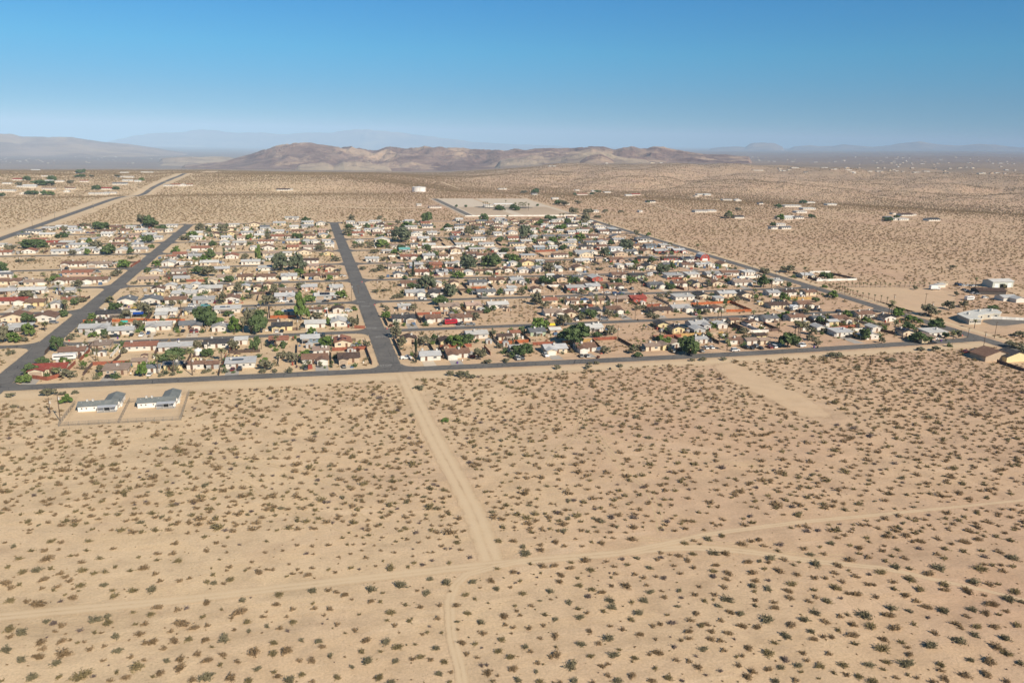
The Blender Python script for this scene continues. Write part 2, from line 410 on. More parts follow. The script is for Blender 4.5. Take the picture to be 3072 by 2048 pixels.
tag(strip('highway_dirt_shoulder', [(XH+9, 480), (XH+9, 900), (XH+9, 1400), (XH+9, 2440)], 8, M_TRACK, .03, feather=.2, sub=30), kind='structure')
tag(strip('street_dirt_shoulder', [(-420, 351), (XL, 347), (XM, 343), (200, 340), (300, 341), (362, 344)], 17, M_TRACK, .02, feather=.25, sub=20), kind='structure')
tag(strip('street_dirt_shoulder', [(XR+10, 300), (XR+10, 600), (XR+11, 1280)], 10, M_TRACK, .02, feather=.25, sub=20), kind='structure')
def S_(*q): return [G(a, b) for a, b in q]
TR = []
def track(name, pts, wd, z):
    TR.append((pts, max(wd) if hasattr(wd, '__len__') else wd)); tag(strip(name, pts, wd, M_TRACK, z, sub=5), kind='structure')
track('wide_dirt_track', S_((1208, 1120), (1254, 1215), (1306, 1319), (1371, 1437), (1424, 1541), (1463, 1646), (1480, 1690)), 8.8, .030)
track('crossing_dirt_track', S_((-120, 1870), (0, 1850), (200, 1830), (586, 1794), (800, 1768), (1000, 1745), (1400, 1700), (1571, 1683), (1800, 1664), (2028, 1643), (2211, 1651), (2468, 1686), (2643, 1703), (2786, 1734), (2957, 1771), (3200, 1830)), [5]*10+[4.4, 3.8, 3.2, 2.6, 2, 1.6], .036)
track('branching_dirt_track', S_((1850, 1660), (2040, 1622), (2126, 1602), (2400, 1566), (2612, 1546), (2850, 1522), (3072, 1500), (3250, 1486)), [3.8, 3.6, 3.4, 3.2, 2.8, 2.2, 1.8, 1.6], .042)
track('narrow_dirt_track', S_((1560, 1684), (1400, 1723), (1354, 1786), (1351, 1829), (1357, 1914), (1380, 2000), (1392, 2080)), 3.6, .048)
tag(pad('scraped_soil_patch', S_((2120, 1088), (2250, 1075), (2330, 1130), (2480, 1225), (2520, 1262), (2420, 1262), (2260, 1190), (2160, 1130)), M_BARE, .025, 8), kind='structure')
TR.append((S_((2150, 1090), (2250, 1140), (2350, 1190), (2480, 1250)), 17))
tag(pad('cleared_yard', [ZT('D', 620, 165), ZT('D', 1500, 185), ZT('D', 1780, 230), ZT('D', 1800, 420), ZT('D', 1300, 430), ZT('D', 1050, 360)], M_BARE, .02, 12), kind='structure')
for q in (('K', -95, 690, 620, 880, 'x'),):
    pass
for pts, wd in (([ZT('K', 0, 690), ZT('K', 250, 760), ZT('K', 640, 880)], 7), ([ZT('K', 700, 665), ZT('K', 1000, 735), ZT('K', 1260, 770), ZT('K', 1600, 860)], 6),
                ([ZT('K', 1600, 700), ZT('K', 1900, 740), ZT('K', 2300, 755)], 6), ([ZT('J', 1700, 570), ZT('J', 1790, 605), ZT('J', 1870, 633)], 8),
                ([ZT('J', 700, 800), ZT('J', 1200, 815), ZT('J', 1700, 800)], 14), ([ZT('K', 560, 895), ZT('K', 900, 890), ZT('K', 1300, 905)], 10)):
    tag(strip('far_dirt_road', pts, wd, M_TRACK, .3, sub=15), kind='structure'); TR.append((pts, wd+2))

M_RUT = sheet_mat('tyre_marks', 'rutmark')
tr_ = random.Random(3)
for k in range(16):
    x, y = tr_.uniform(-60, 190), tr_.uniform(130, 320); a = tr_.uniform(0, 3.14); pts = [(x, y)]
    for _ in range(tr_.randint(4, 8)): a += tr_.uniform(-.35, .35); pts.append((pts[-1][0]+14*math.cos(a), pts[-1][1]+14*math.sin(a)))
    if max(q[1] for q in pts) > 332: continue
    for off in (-.85, .85):
        q2 = [(px+off*math.sin(a), py-off*math.cos(a)) for px, py in pts]; tag(strip('tyre_mark', q2, .55, M_RUT, .012, feather=.2, sub=3), kind='structure')
# worn STOP lettering painted on the road
def text_obj(name, cu):
    t = bpy.data.objects.new(name, cu); col.objects.link(t); bpy.context.view_layer.update()
    me = bpy.data.meshes.new_from_object(t.evaluated_get(bpy.context.evaluated_depsgraph_get())); bpy.data.objects.remove(t)
    me.name = name; me.materials.clear(); me.materials.append(cu.materials[0]); return link(name, me)
def ground_text(s, x, y, size, rot):
    cu = bpy.data.curves.new('stop_lettering', 'FONT'); cu.body = s; cu.size = size; cu.align_x = 'CENTER'; cu.materials.append(M_LINE)
    o = text_obj('stop_lettering', cu); o.location = (x, y, .1); o.rotation_euler = (0, 0, rot); o.scale = (.8, 1.3, 1)
    tag(o, kind='structure')
for q in (('B', 1067, 262, 0), ('B', 1140, 334, math.pi), ('B', 1195, 608, 0), ('F', 1010, 980, 0), ('F', 960, 935, math.pi)):
    x, y = ZT(*q[:3]); ground_text('STOP', x, y, 3.0, q[3])
    m = MB(); m.box(-2.3, -.13, 0, 2.3, .13, .004); o = m.obj('stop_line', M_LINE, loc=(x, y+(-1.2 if q[3] == 0 else 1.2), .1)); tag(o, kind='structure')

# ------------------------------------------------------------------ words that say where a thing stands
ORD = ['first', 'second', 'third', 'fourth', 'fifth', 'sixth', 'seventh', 'eighth', 'ninth', 'tenth', 'eleventh', 'twelfth', 'thirteenth', 'fourteenth', 'fifteenth',
       'sixteenth', 'seventeenth', 'eighteenth', 'nineteenth', 'twentieth']
ORD += ['twenty-'+q for q in ORD[:9]]+['thirtieth']+['thirty-'+q for q in ORD[:9]]
def ordn(k):
    if k < len(ORD): return ORD[k]
    return 'number %d' % (k+1)
def rowname(y):
    if y < 352: return 'in foreground desert'
    for k, s in enumerate(SY[1:]):
        if y < s: return 'in nearest block' if k == 0 else 'in %s block back' % ORD[k]
    return 'beyond the town'
def colname(x):
    if x < XL: return 'left of left road'
    if x < XM: return 'between left/centre roads'
    if x < XR: return 'between centre/right roads'
    return 'right of right road'
PENDING = []
def label_later(o, desc, x, y, cat, group): PENDING.append((o, desc, x, y, cat, group))
def flush_labels():
    G_ = {}
    for q in PENDING:
        key = (q[1], rowname(q[3]), colname(q[2])); G_.setdefault(key, []).append(q)
    for (desc, rn, cn), L in G_.items():
        L.sort(key=lambda q: math.atan2(q[2], q[3]))
        for k, (o, _, x, y, cat, group) in enumerate(L):
            s = '%s %s %s' % (desc, rn, cn)
            if len(L) > 1: s += ', %s from left' % ordn(k)
            tag(o, s, cat, group)
    PENDING.clear()

# ------------------------------------------------------------------ houses
RC = dict(b=('brown', (.20, .115, .08)), B=('dark brown', (.085, .055, .045)), r=('terracotta', (.30, .13, .085)), R=('red', (.27, .055, .04)), w=('white', (.55, .55, .53)),
          g=('light grey', (.40, .395, .39)), G=('slate grey', (.15, .16, .175)), k=('charcoal', (.05, .05, .055)), t=('tan', (.32, .24, .19)), l=('pale blue-grey', (.45, .46, .465)),
          c=('cream', (.55, .45, .33)), y=('yellow', (.55, .44, .25)), p=('pinkish', (.42, .30, .24)), T=('teal', (.15, .40, .38)))
WC = dict(m=('grey-green', (.47, .50, .45)), w=('white', (.62, .59, .53)), c=('cream', (.62, .53, .39)), t=('tan', (.47, .37, .27)), y=('yellow', (.64, .54, .31)), g=('grey', (.42, .42, .41)), p=('pinkish', (.50, .37, .30)),
          b=('blue-grey', (.17, .23, .29)), R=('red', (.36, .09, .07)), G=('pale green', (.36, .43, .31)), k=('dark', (.08, .07, .065)), l=('pale grey', (.43, .43, .45)), r=('orange', (.42, .18, .10)))
def slab_pair(mb, ax, a0, a1, half, z0, pitch, th=.16, c=0.0):
    """two roof planes meeting in a ridge; ax 0 ridge along x, ax 1 ridge along y; c = ridge line offset"""
    rz = z0+pitch*half
    for s in (-1, 1):
        o = [(c, rz), (c+s*half, z0), (c+s*half, z0+th), (c, rz+th)]
        if s > 0: o = o[::-1]
        mb.prism(o, ax, a0, a1)
WIN = {}
def window_mesh(w_, h_):
    key = (round(w_, 1), round(h_, 1))
    if key not in WIN:
        f = MB(); t = .09
        f.box(-w_/2, -.06, 0, w_/2, 0, t); f.box(-w_/2, -.06, h_-t, w_/2, 0, h_)
        f.box(-w_/2, -.06, t, -w_/2+t, 0, h_-t); f.box(w_/2-t, -.06, t, w_/2, 0, h_-t); f.box(-.03, -.055, t, .03, 0, h_-t)
        g = MB(); g.box(-w_/2+t, -.025, t, w_/2-t, -.004, h_-t)
        WIN[key] = (f.mesh('window', M_FRAME), g.mesh('pane', M_GLASS))
    return WIN[key]
def add_window(par, x, y, z, w_=1.3, h_=1.05, rot=0):
    f, g = window_mesh(w_, h_)
    o = link('window', f, par, (x, y, z), rot); link('pane', g, o)
_m = {}
def shared(key, fn):
    if key not in _m: _m[key] = fn()
    return _m[key]
def _cool():
    m = MB(); m.box(-.5, -.5, .25, .5, .5, 1.15); m.box(-.42, -.42, 1.15, .42, .42, 1.25)
    for sx in (-.42, .42):
        for sy in (-.42, .42): m.box(sx-.04, sy-.04, -.35, sx+.04, sy+.04, .25)
    return m.mesh('rooftop_cooler', M_COOL)
def _vent():
    m = MB(); m.tube([(0, 0, -.2), (0, 0, .45)], [.12, .12], 6); m.tube([(0, 0, .45), (0, 0, .55)], [.2, .2], 6); return m.mesh('roof_vent', M_COOL)
def _chim():
    m = MB(); m.box(-.4, -.4, -.6, .4, .4, .9); m.box(-.46, -.46, .9, .46, .46, 1.02); return m.mesh('chimney', M_WALL)
def house(x, y, w_, d, form, rk, wk, face, rot=0, name='house', extras=True, garage=None, solar=False, eave=2.55):
    """x, y = middle of the front wall foot; the house stretches d metres north"""
    rn = random.Random(int(x*13+y*7))
    h = empty(name, x, y+d/2, float(ht(x, y)) if y > 1100 else 0, rot)
    fr, fw = rn.uniform(.85, 1.15), rn.uniform(.92, 1.06); rc = [min(.8, v*fr) for v in RC[rk][1]]; wc = [min(.8, v*fw) for v in WC[wk][1]]
    W = MB(); Rf = MB(); ov = .55; S = -d/2
    pitch = .30 if form in 'lrn' else .26
    facade = S; wing = None
    if form == 'f':
        W.box(-w_/2, -d/2, -.3, w_/2, d/2, eave)
        z = eave
        Rf.prism([(-d/2-ov, z), (d/2+ov, z+.02*d+.25), (d/2+ov, z+.02*d+.43), (-d/2-ov, z+.18)], 0, -w_/2-ov, w_/2+ov)
        W.box(-w_/2+.02, d/2-.2, eave, w_/2-.02, d/2-.02, eave+.02*d+.2)
        rz = lambda yy: z+.18+.02*(yy+d/2)+.1; top = z+.4
    elif form == 'n':
        ap = eave+pitch*w_/2
        W.prism([(-w_/2, -.3), (w_/2, -.3), (w_/2, eave), (0, ap), (-w_/2, eave)], 1, -d/2, d/2)
        slab_pair(Rf, 1, -d/2-ov, d/2+ov, w_/2+ov, eave-ov*pitch+.02, pitch)
        top = ap
    else:
        ap = eave+pitch*d/2
        W.prism([(-d/2, -.3), (d/2, -.3), (d/2, eave), (0, ap), (-d/2, eave)], 0, -w_/2, w_/2)
        slab_pair(Rf, 0, -w_/2-ov, w_/2+ov, d/2+ov, eave-ov*pitch+.02, pitch)
        top = ap
        if form in 'lr':
            ww = min(6.4, w_*.42); px = (-w_/2+ww/2-.02) if form == 'l' else (w_/2-ww/2+.02); pr = 3.2
            wap = eave+pitch*ww/2
            yN = -.3
            W.prism([(px-ww/2, -.3), (px+ww/2, -.3), (px+ww/2, eave-.02), (px, wap-.02), (px-ww/2, eave-.02)], 1, -d/2-pr, yN)
            slab_pair(Rf, 1, -d/2-pr-ov, -.25, ww/2+ov, eave-ov*pitch+.05, pitch, c=px)
            wing = (px, ww, -d/2-pr)
    W.obj('wall', M_WALL, h, wc); ro = Rf.obj('roof', M_ROOF, h, rc)
    if not extras: return h
    # openings in the south front
    def gdoor(gx, gy, gw):
        m = MB(); m.box(-gw/2, -.05, 0, gw/2, 0, 2.15)
        for q in (.5, 1.05, 1.6): m.box(-gw/2+.1, -.075, q, gw/2-.1, -.05, q+.42)
        me = shared(('gd', round(gw, 1)), lambda: m.mesh('garage_door', M_METAL)); c = (.70, .67, .60) if rn.random() < .75 else (.40, .31, .23)
        link('garage_door', me, h, (gx, gy, .02), colr=c)
    used = None
    if wing:
        if face == 'S': gdoor(wing[0], wing[2], min(4.9, wing[1]-1))
        else: add_window(h, wing[0], wing[2], .95)
        lo, hi = (wing[0]+wing[1]/2+.3, w_/2-.5) if form == 'l' else (-w_/2+.5, wing[0]-wing[1]/2-.3)
    elif face == 'S' and form in 'gn' and w_ > 9 and garage != 0 and rn.random() < .6:
        gx = -w_/2+3.3 if rn.random() < .5 else w_/2-3.3; gdoor(gx, S, 4.6)
        lo, hi = (gx+2.6, w_/2-.5) if gx < 0 else (-w_/2+.5, gx-2.6)
    else: lo, hi = -w_/2+.6, w_/2-.6
    span = hi-lo; k = max(1, min(5, int(span/2.9)))
    dk = rn.randrange(k)
    for i in range(k):
        cx_ = lo+span*(i+.5)/k
        if i == dk and span > 2:
            me = shared('door', lambda: (lambda m: (m.box(-.48, -.05, 0, .48, 0, 2.05), m.box(-.55, -.035, 0, -.48, 0, 2.12), m.box(.48, -.035, 0, .55, 0, 2.12), m.mesh('door', M_DOOR))[-1])(MB()))
            link('door', me, h, (cx_, S, .02))
        elif span > 1.2: add_window(h, cx_, S, 1.0, 1.7 if span/k > 3.4 else 1.1)
    sx = -1 if x > 60 else 1                                       # the side wall turned to the viewer
    for yy in (-d/4, d/4):
        if rn.random() < .7: add_window(h, sx*w_/2, yy, 1.0, 1.1, 1.0, math.pi/2*sx)
    if w_ > 7:
        if form == 'f': zc = eave+.45; cy_ = 0
        elif form == 'n': zc = eave+pitch*(w_/2-abs(1.6))+.2; cy_ = rn.uniform(-1, 2)
        else: zc = eave+pitch*(d/2-1.4)+.2; cy_ = rn.choice((-1.4, 1.4))
        cx_ = 1.6*rn.choice((-1, 1)) if form == 'n' else rn.uniform(-w_*.35, w_*.35)
        link('rooftop_cooler', shared('cool', _cool), h, (cx_, cy_, zc), rn.uniform(0, .1))
        if form != 'n':
            link('roof_vent', shared('vent', _vent), h, (-cx_*.6+1, 1.2, zc-.1))
            if rn.random() < .3: link('chimney', shared('chim', _chim), h, (w_/2-1.2, .2, top), colr=wc)
        if face == 'N' and form != 'n' and rn.random() < .6:         # covered patio on the garden side
            pw_ = rn.uniform(3.5, min(8, w_*.5)); px_ = rn.uniform(-w_/2+pw_/2, w_/2-pw_/2); pd = rn.uniform(2.4, 3.6)
            if not (wing and abs(px_-wing[0]) < wing[1]/2+pw_/2):
                m = MB(); m.prism([(S-pd, 2.15), (S-.56, 2.3), (S-.56, 2.42), (S-pd, 2.27)], 0, px_-pw_/2, px_+pw_/2); m.obj('patio_cover', M_ROOF, h, rn.choice(((.5, .5, .48), (.16, .11, .08), (.4, .33, .26))))
                for q in (px_-pw_/2+.1, px_+pw_/2-.1): m = MB(); m.box(q-.06, S-pd+.05, -.1, q+.06, S-pd+.17, 2.15); m.obj('post', M_WHITE, h)
        if face == 'S' and not wing and rn.random() < .3:               # open carport at the side
            sd = rn.choice((-1, 1)); m = MB(); x0_ = sd*(w_/2+.56); x1_ = sd*(w_/2+3.6); m.box(min(x0_, x1_), S+.5, 2.3, max(x0_, x1_), S+6.2, 2.44); m.obj('carport_roof', M_ROOF, h, rn.choice((rc, (.5, .5, .48))))
            for yy in (S+.6, S+6.0): m = MB(); m.box(x1_-.06*sd-.06, yy-.06, -.1, x1_-.06*sd+.06, yy+.06, 2.3); m.obj('post', M_WHITE, h)
        if solar and form != 'f':
            m = MB(); hw = min(w_*.3, 3.6)
            a = math.atan(pitch)
            for r_ in range(2):
                for c_ in range(int(hw*2/1.05)):
                    x0 = -hw+c_*1.08; q0 = .6+r_*1.75
                    yv = -d/2+q0*math.cos(a); zv = eave+q0*math.sin(a)+.3
                    y2 = yv+1.65*math.cos(a); z2 = zv+1.65*math.sin(a)
                    m.hull8([(x0, yv, zv-.04), (x0+1, yv, zv-.04), (x0+1, y2, z2-.04), (x0, y2, z2-.04)], [(x0, yv, zv), (x0+1, yv, zv), (x0+1, y2, z2), (x0, y2, z2)])
            m.obj('solar_panel', M_SOLAR, h)
        elif solar:
            m = MB(); m.box(-w_*.3, -1.2, eave+.62, w_*.1, .6, eave+.68); m.box(-w_*.3, -1.2, eave+.3, -w_*.3+.1, .6, eave+.62); m.obj('solar_panel', M_SOLAR, h)
    return h

# survey of the houses: tile, then x y (foot of the front wall) width form roof wall; '*' marks solar panels
HS = '''
A 400,700,260,lRc 1060,690,190,ftt 1255,645,80,gtt 1400,670,110,gGw 1590,640,150,gGy 1795,635,140,gbw 1945,635,115,gbg 2210,625,250,flw* 660,515,190,gbw 920,460,150,ftt
A 1300,465,265,grw 1610,470,270,glw 1990,440,205,gkw 2215,410,90,fww 850,310,230,rlg 1100,320,210,glw 1450,290,195,lgw 1745,280,185,rGt 2020,290,130,ngw 160,295,180,fwk
A 130,200,190,nbc 400,200,170,nbw 1010,165,215,gkw 1240,150,70,gww 1530,140,165,gww 1480,172,90,fww 1800,130,190,gGy 2090,120,215,fww* 2300,130,90,gGw 935,235,125,fBk
E 100,970,200,rRw 290,985,160,lby 530,985,85,ngw 640,955,120,grt 1160,960,135,nGw 1385,955,150,nGw 1615,950,175,gbw 1870,950,175,fgg 2130,940,125,nbw
E 70,870,135,glt 290,860,190,gww 600,865,130,glw 1450,850,100,nbw 1560,830,85,nww 1690,850,110,nww 1790,825,80,nww 1930,850,190,lww 2140,830,100,ntc 2250,825,65,nlc 1690,892,200,fww
E 80,785,150,rbc 325,785,165,gtc 620,775,195,lbw 870,770,185,lbw 1960,755,75,ncc 2060,740,110,gtc 2250,740,125,rbc 710,695,225,grp 50,710,90,gGw 1430,690,85,nwc
E 1640,685,110,gtw 2040,660,120,glc 670,620,185,lbw 910,620,175,ltw 1085,620,75,nwt 1545,605,105,nww 1920,605,150,gwc 2300,600,160,fww
E 1575,545,75,grw 1790,540,105,glw 2130,540,105,nrw 2000,525,75,gtc 600,495,210,glw 770,490,110,fww 910,495,85,fww 1120,490,105,nww 1310,475,105,ggw 40,510,85,grw
E 1840,465,145,grw 2110,460,85,gtw 2330,460,55,nww 720,435,145,flw 530,435,110,gbc 1080,430,85,gbt 1250,430,105,glw 1900,415,85,gtw 2060,415,75,nww 2200,415,110,fww
E 475,405,115,gRc 635,400,105,fww 1100,385,75,gbc 1300,385,65,nww 1490,365,105,glw 1800,365,100,gww 2080,365,85,glw 2215,370,65,gpw 1240,345,90,gtp 1370,335,110,fww
E 680,305,110,glw 995,305,95,gbw 1150,300,75,gbt 1440,300,100,gtc 1570,295,55,nww 1945,325,45,nbc 1995,325,45,nbc 2125,325,65,nby 2270,320,100,glw
E 440,280,90,fww 540,275,80,gww 650,275,80,glw 1060,270,90,gby 1200,265,75,fww 975,265,55,gbt 1340,255,75,gww 1970,285,55,nwc 1915,250,45,nwc 2150,245,85,fww 2120,285,45,nbc 2260,280,45,nww
F 265,925,170,rll 640,912,190,gwg* 1470,890,175,rlw 1680,890,165,lkw 2120,875,175,gGw 2330,865,80,glw 290,862,165,gtp 490,830,135,glp 740,835,115,fww 20,835,55,nbc 110,810,65,nbc
F 1420,795,165,gbw 1670,795,35,nww 1825,790,75,nbc 2040,785,165,gGg 2220,770,140,rbc 90,740,160,lbw 305,735,135,llw 520,735,135,rbc 700,720,105,gbc 1310,710,90,nGw 1530,695,130,rrw
F 1720,695,105,llg* 1870,670,85,gbc 1960,690,65,nww 2050,680,80,gbc 2140,680,75,nbw 2240,675,85,nBc 2320,665,60,nbw 110,650,165,fww 500,635,145,fpt 680,650,80,nbc 1290,635,150,gtw
F 1475,620,120,glw 1660,625,110,lrr 1780,610,85,ggw 1860,605,60,nww 1070,565,120,fww 1410,550,155,rrw 1595,540,110,llw 1725,540,80,gbw 505,580,135,gBw 300,575,60,nww
F 130,555,75,glw 2070,530,95,gbw 2260,520,85,gww 140,515,145,gtc 290,510,75,fww 665,510,95,nty 1210,490,85,glw 1355,465,95,gTg 1520,490,75,gtc 1690,480,85,gtc 1835,480,90,nbc
F 1990,515,110,gbw 490,455,105,gpw 690,430,80,fww 340,395,115,glc 465,400,55,glw 535,400,55,nww 650,395,75,glw 960,400,60,nww 1130,430,85,fww 1905,430,130,fww 1455,430,65,gGw 2200,475,55,nww
F 30,345,80,gwc 200,355,105,grw 295,355,55,gbw 490,350,110,gbc 620,345,75,nlc 940,325,110,grw 1110,330,85,gbt 1430,375,85,gpp 1545,375,100,llw 1240,325,65,gbw 1620,320,90,glw
F 1900,310,75,nbw 2060,310,85,fww 1830,365,80,gGw 2240,335,80,ggw 200,300,110,glw 40,310,55,nww 620,295,80,gpp 925,300,65,fww 1025,285,55,glw 1115,290,95,nww 1495,305,80,gtw
F 350,265,75,gww 475,255,105,fll 920,255,45,nww 80,265,80,gGw 1440,275,110,fww 1870,280,85,gww 1770,285,55,gww 215,230,105,glc 475,215,100,glw 870,220,75,fww 1095,210,105,fww
F 1140,245,70,gBw 1560,230,85,grt 1405,205,80,glw 1870,195,65,gww 2150,230,75,gbw 2290,225,55,nww 330,180,120,fww 1990,225,60,gbc 2250,190,90,fww
G 400,1078,170,rtw 545,1075,60,nbc 760,1063,150,rkw 960,1050,140,rbw 1390,1058,200,lBt 1585,1035,180,rgw 1790,1030,110,fkw 1905,1028,80,nbw 350,955,145,grc 560,955,115,gbw 790,955,120,gbc
G 985,938,180,gtt 1185,945,150,lRR 1590,920,190,fww 1770,910,115,nkc 1860,915,80,fww 1985,890,165,glc 2145,900,130,nkc 590,835,170,ggR 765,830,130,llw 970,825,130,rbw
G 1350,815,135,rGw 1560,800,110,rbw 1710,800,100,nkc 1890,790,100,nbc 2130,785,180,gtw 230,850,60,nbw 30,858,75,fww 60,770,120,rlw 230,765,100,gbt 390,740,60,gww 460,750,100,nkt
G 610,735,95,gGw 785,745,105,nwR 1000,720,130,rbw 1150,720,140,gkG 1500,720,165,flw 1670,710,120,fww 1870,710,135,rgw 2010,695,160,gbw 2190,690,110,fww 110,670,90,nlw
G 260,660,100,nlw 420,660,100,rlw 630,650,110,nbc 1000,625,55,nww 1085,620,70,gww 1185,640,55,nbw 1275,635,100,nkc 1620,620,110,gbw 1740,615,90,glw 1825,615,80,nww 1965,615,95,nbc 1430,615,80,gGw
G 20,605,50,nww 150,600,120,nby 270,590,75,glw 350,600,80,gbw 650,580,135,gwc 975,575,130,rbp 790,555,55,gtt 1230,560,100,gkt 1460,560,140,gBR 1620,565,110,gGw* 
G 650,500,140,glw 760,500,50,nww 1110,500,105,rGw 1250,495,95,nbt 1390,495,125,rlR 1555,490,110,rlR 90,470,100,gww 250,455,100,glb 380,450,75,gww 560,450,65,nwc 690,450,120,gkw
G 820,445,100,gbw 1125,440,80,gbc 1265,435,105,gGb 1405,435,95,fww 1455,465,50,glc 140,400,110,gwc 275,400,75,gbw 330,400,40,nww 450,395,55,nbc 555,395,85,glc 690,390,75,gbw
G 850,390,115,gbc 985,385,105,glw 1215,375,130,gGw 185,350,75,glg 330,350,110,gGw 470,350,100,gGw 600,330,75,glw 750,350,95,gbw 925,330,90,gbw 1040,330,95,gkw 1120,320,80,flw
G 210,300,45,nww 340,300,65,nbw 445,300,65,gwc 680,285,75,gbw 830,295,80,glb 975,295,80,nww 360,265,55,nww 600,255,95,gkw 705,250,55,gww 880,250,65,nbc 40,220,55,gbw
G 170,225,55,gbc 240,190,55,gbc 390,220,55,nww 450,190,60,fww 560,215,55,gwc 730,215,55,gww 300,225,50,gbt 540,175,60,gbw
C 425,505,215,llc 710,490,180,lbw 1295,465,145,gtc 1432,460,60,nty 1510,440,95,ntw* 1765,412,125,rlw 2085,420,120,rbw 2205,410,100,gtw 2315,410,95,gtc 40,480,90,glw
C 240,330,150,gGG 25,340,70,grw 400,312,90,gwt 765,290,150,gww 1400,265,110,nky 1530,300,120,nky* 1640,265,110,nlg 1750,272,170,rlg 1935,262,90,nww 2080,230,100,rbc 2225,245,110,nbt
D 35,510,130,gGw 275,500,150,gbw 470,505,110,gGw 605,540,95,gly 710,525,130,rbw 905,470,165,gbw 1115,500,110,nkw 25,710,90,gBy 700,640,160,flw 960,668,120,nlw 590,632,60,nlw 1000,597,40,nww
D 1290,640,110,nkc* 1370,640,60,ntp 1560,642,180,fww 110,385,180,gBc 370,385,120,rbw 60,270,110,glw 205,265,120,gBw 400,265,110,gbc 490,265,70,nbc 90,160,105,fww 390,112,110,rlc
B 545,602,230,rbw 860,592,190,lBt 1605,555,190,glw 1870,548,215,lbw 210,410,160,grt 500,395,160,glb 800,432,150,nrc* 600,505,140,fpw 1410,400,140,nBt 1755,420,120,nBy 2035,355,200,gww 2290,372,130,gBc
B 240,292,175,lky 545,255,180,gww 765,245,145,nww 1365,215,205,rkw 1640,215,140,lbw 1900,208,200,lbw 300,142,105,glc 540,122,125,gbw 755,118,95,nBw 1365,88,115,gwl 1790,102,180,rtc 2010,92,140,rpc 2230,76,190,gww
'''
HOUSES = []
for line in HS.strip().splitlines():
    t, *items = line.split()
    for it in items:
        px, py, pw, f = it.split(','); px, py, pw = float(px), float(py), float(pw)
        x, y = ZT(t, px, py); wd = pw/3.0625*slant(x, y)/F_PX
        HOUSES.append(dict(x=x, y=y, w=max(6.0, min(22, wd*.97)), form=f[0], r=f[1], wl=f[2], sol=f[-1] == '*', sz=pw/ (1)))
for hh in HOUSES:
    hh['d'] = 8.6 if hh['w'] > 8.5 else 5.5
    if hh['form'] == 'n': hh['d'] = 11 if hh['w'] > 8 else 7
    s = max([q for q in SY if q <= hh['y']+3] or [200]); nx = min([q for q in SY if q > s] or [5000])
    off = float(np.interp(hh['x'], [XL, XM, XR], [-8, 0, 20])) if s >= 800 else 0
    front = hh['y']-s-off; hh['face'] = 'S' if front < 26 else 'N'
    prot = 3.2 if hh['form'] in 'lr' else 0
    lo = s+off+7+prot; hi = nx+off-6.5-hh['d']
    hh['y'] = min(max(hh['y']+prot, lo), max(hi, lo)) if s < 1000 else hh['y']
    for xr in (XL, XM, XR, XH):                                   # keep clear of the long roads
        g = hh['w']/2+8.5
        if abs(hh['x']-xr) < g: hh['x'] = xr+(g if hh['x'] > xr else -g)
HOUSES.sort(key=lambda q: -q['w']*q['sz'])
placed = []
for hh in HOUSES:
    ok = True
    for _ in range(6):
        bad = None
        for q in placed:
            if abs(q['x']-hh['x']) < (q['w']+hh['w'])/2+1.2 and hh['y']-3.2 < q['y']+q['d']+1 and q['y']-3.2 < hh['y']+hh['d']+1: bad = q; break
        if not bad: break
        gap = abs(bad['x']-hh['x'])-bad['w']/2-1.3
        if gap > hh['w']*.22:
            e0 = bad['x']+(bad['w']/2+1.3)*(1 if hh['x'] > bad['x'] else -1); e1 = hh['x']+hh['w']/2*(1 if hh['x'] > bad['x'] else -1)
            if abs(e1-e0) < 4.5: ok = False; break
            hh['x'] = (e0+e1)/2; hh['w'] = abs(e1-e0)
        else:
            hh['y'] += (bad['y']+bad['d']+4.5-hh['y']) if hh['y'] >= bad['y'] else -(hh['y']+hh['d']+4.5-bad['y'])
    else: ok = False
    if ok: placed.append(hh)
for hh in placed: hh['app'] = hh['w']/slant(hh['x'], hh['y'])*(1+250/slant(hh['x'], hh['y']))
placed.sort(key=lambda q: -q['app'])
BOX = []
def put_house(hh, extras=True):
    if hh['w'] < 8 and hh['form'] in 'lr': hh['form'] = 'g'
    return house(hh['x'], hh['y'], hh['w'], hh['d'], hh['form'], hh['r'], hh['wl'], hh['face'], extras=extras, solar=hh['sol'])
FORMW = dict(l='left-winged house', r='right-winged house', g='gabled house', n='gable-fronted house', f='flat house')
rest = []
for k, hh in enumerate(placed):
    BOX.append((hh['x']-hh['w']/2-1, hh['y']-4.5, hh['x']+hh['w']/2+1, hh['y']+hh['d']+1))
    if k < 297:
        o = put_house(hh); rn_, wn_ = RC[hh['r']][0], WC[hh['wl']][0]
        label_later(o, '%s %s, %s roof' % (wn_, FORMW[hh['form']], rn_.replace(' ', '-')), hh['x'], hh['y'], 'house', 'houses of the desert town')
        if hh['face'] == 'S' and hh['w'] > 9:
            s = max([q for q in SY if q <= hh['y']] or [355]); off = float(np.interp(hh['x'], [XL, XM, XR], [-8, 0, 20])) if s >= 800 else 0
            gx = hh['x']+(-hh['w']/2+3 if hh['form'] == 'l' else hh['w']/2-3 if hh['form'] == 'r' else -hh['w']/2+3.3)
            y1 = hh['y']-(3.3 if hh['form'] in 'lr' else .1); y0 = s+off+3.2
            if y1-y0 > 2: tag(pad('driveway', [(gx-3, y0), (gx+3, y0), (gx+2.8, y1), (gx-2.8, y1)], M_CONC if (k % 3) else M_GRAV, .03, .5), kind='structure')
    else: rest.append(hh)
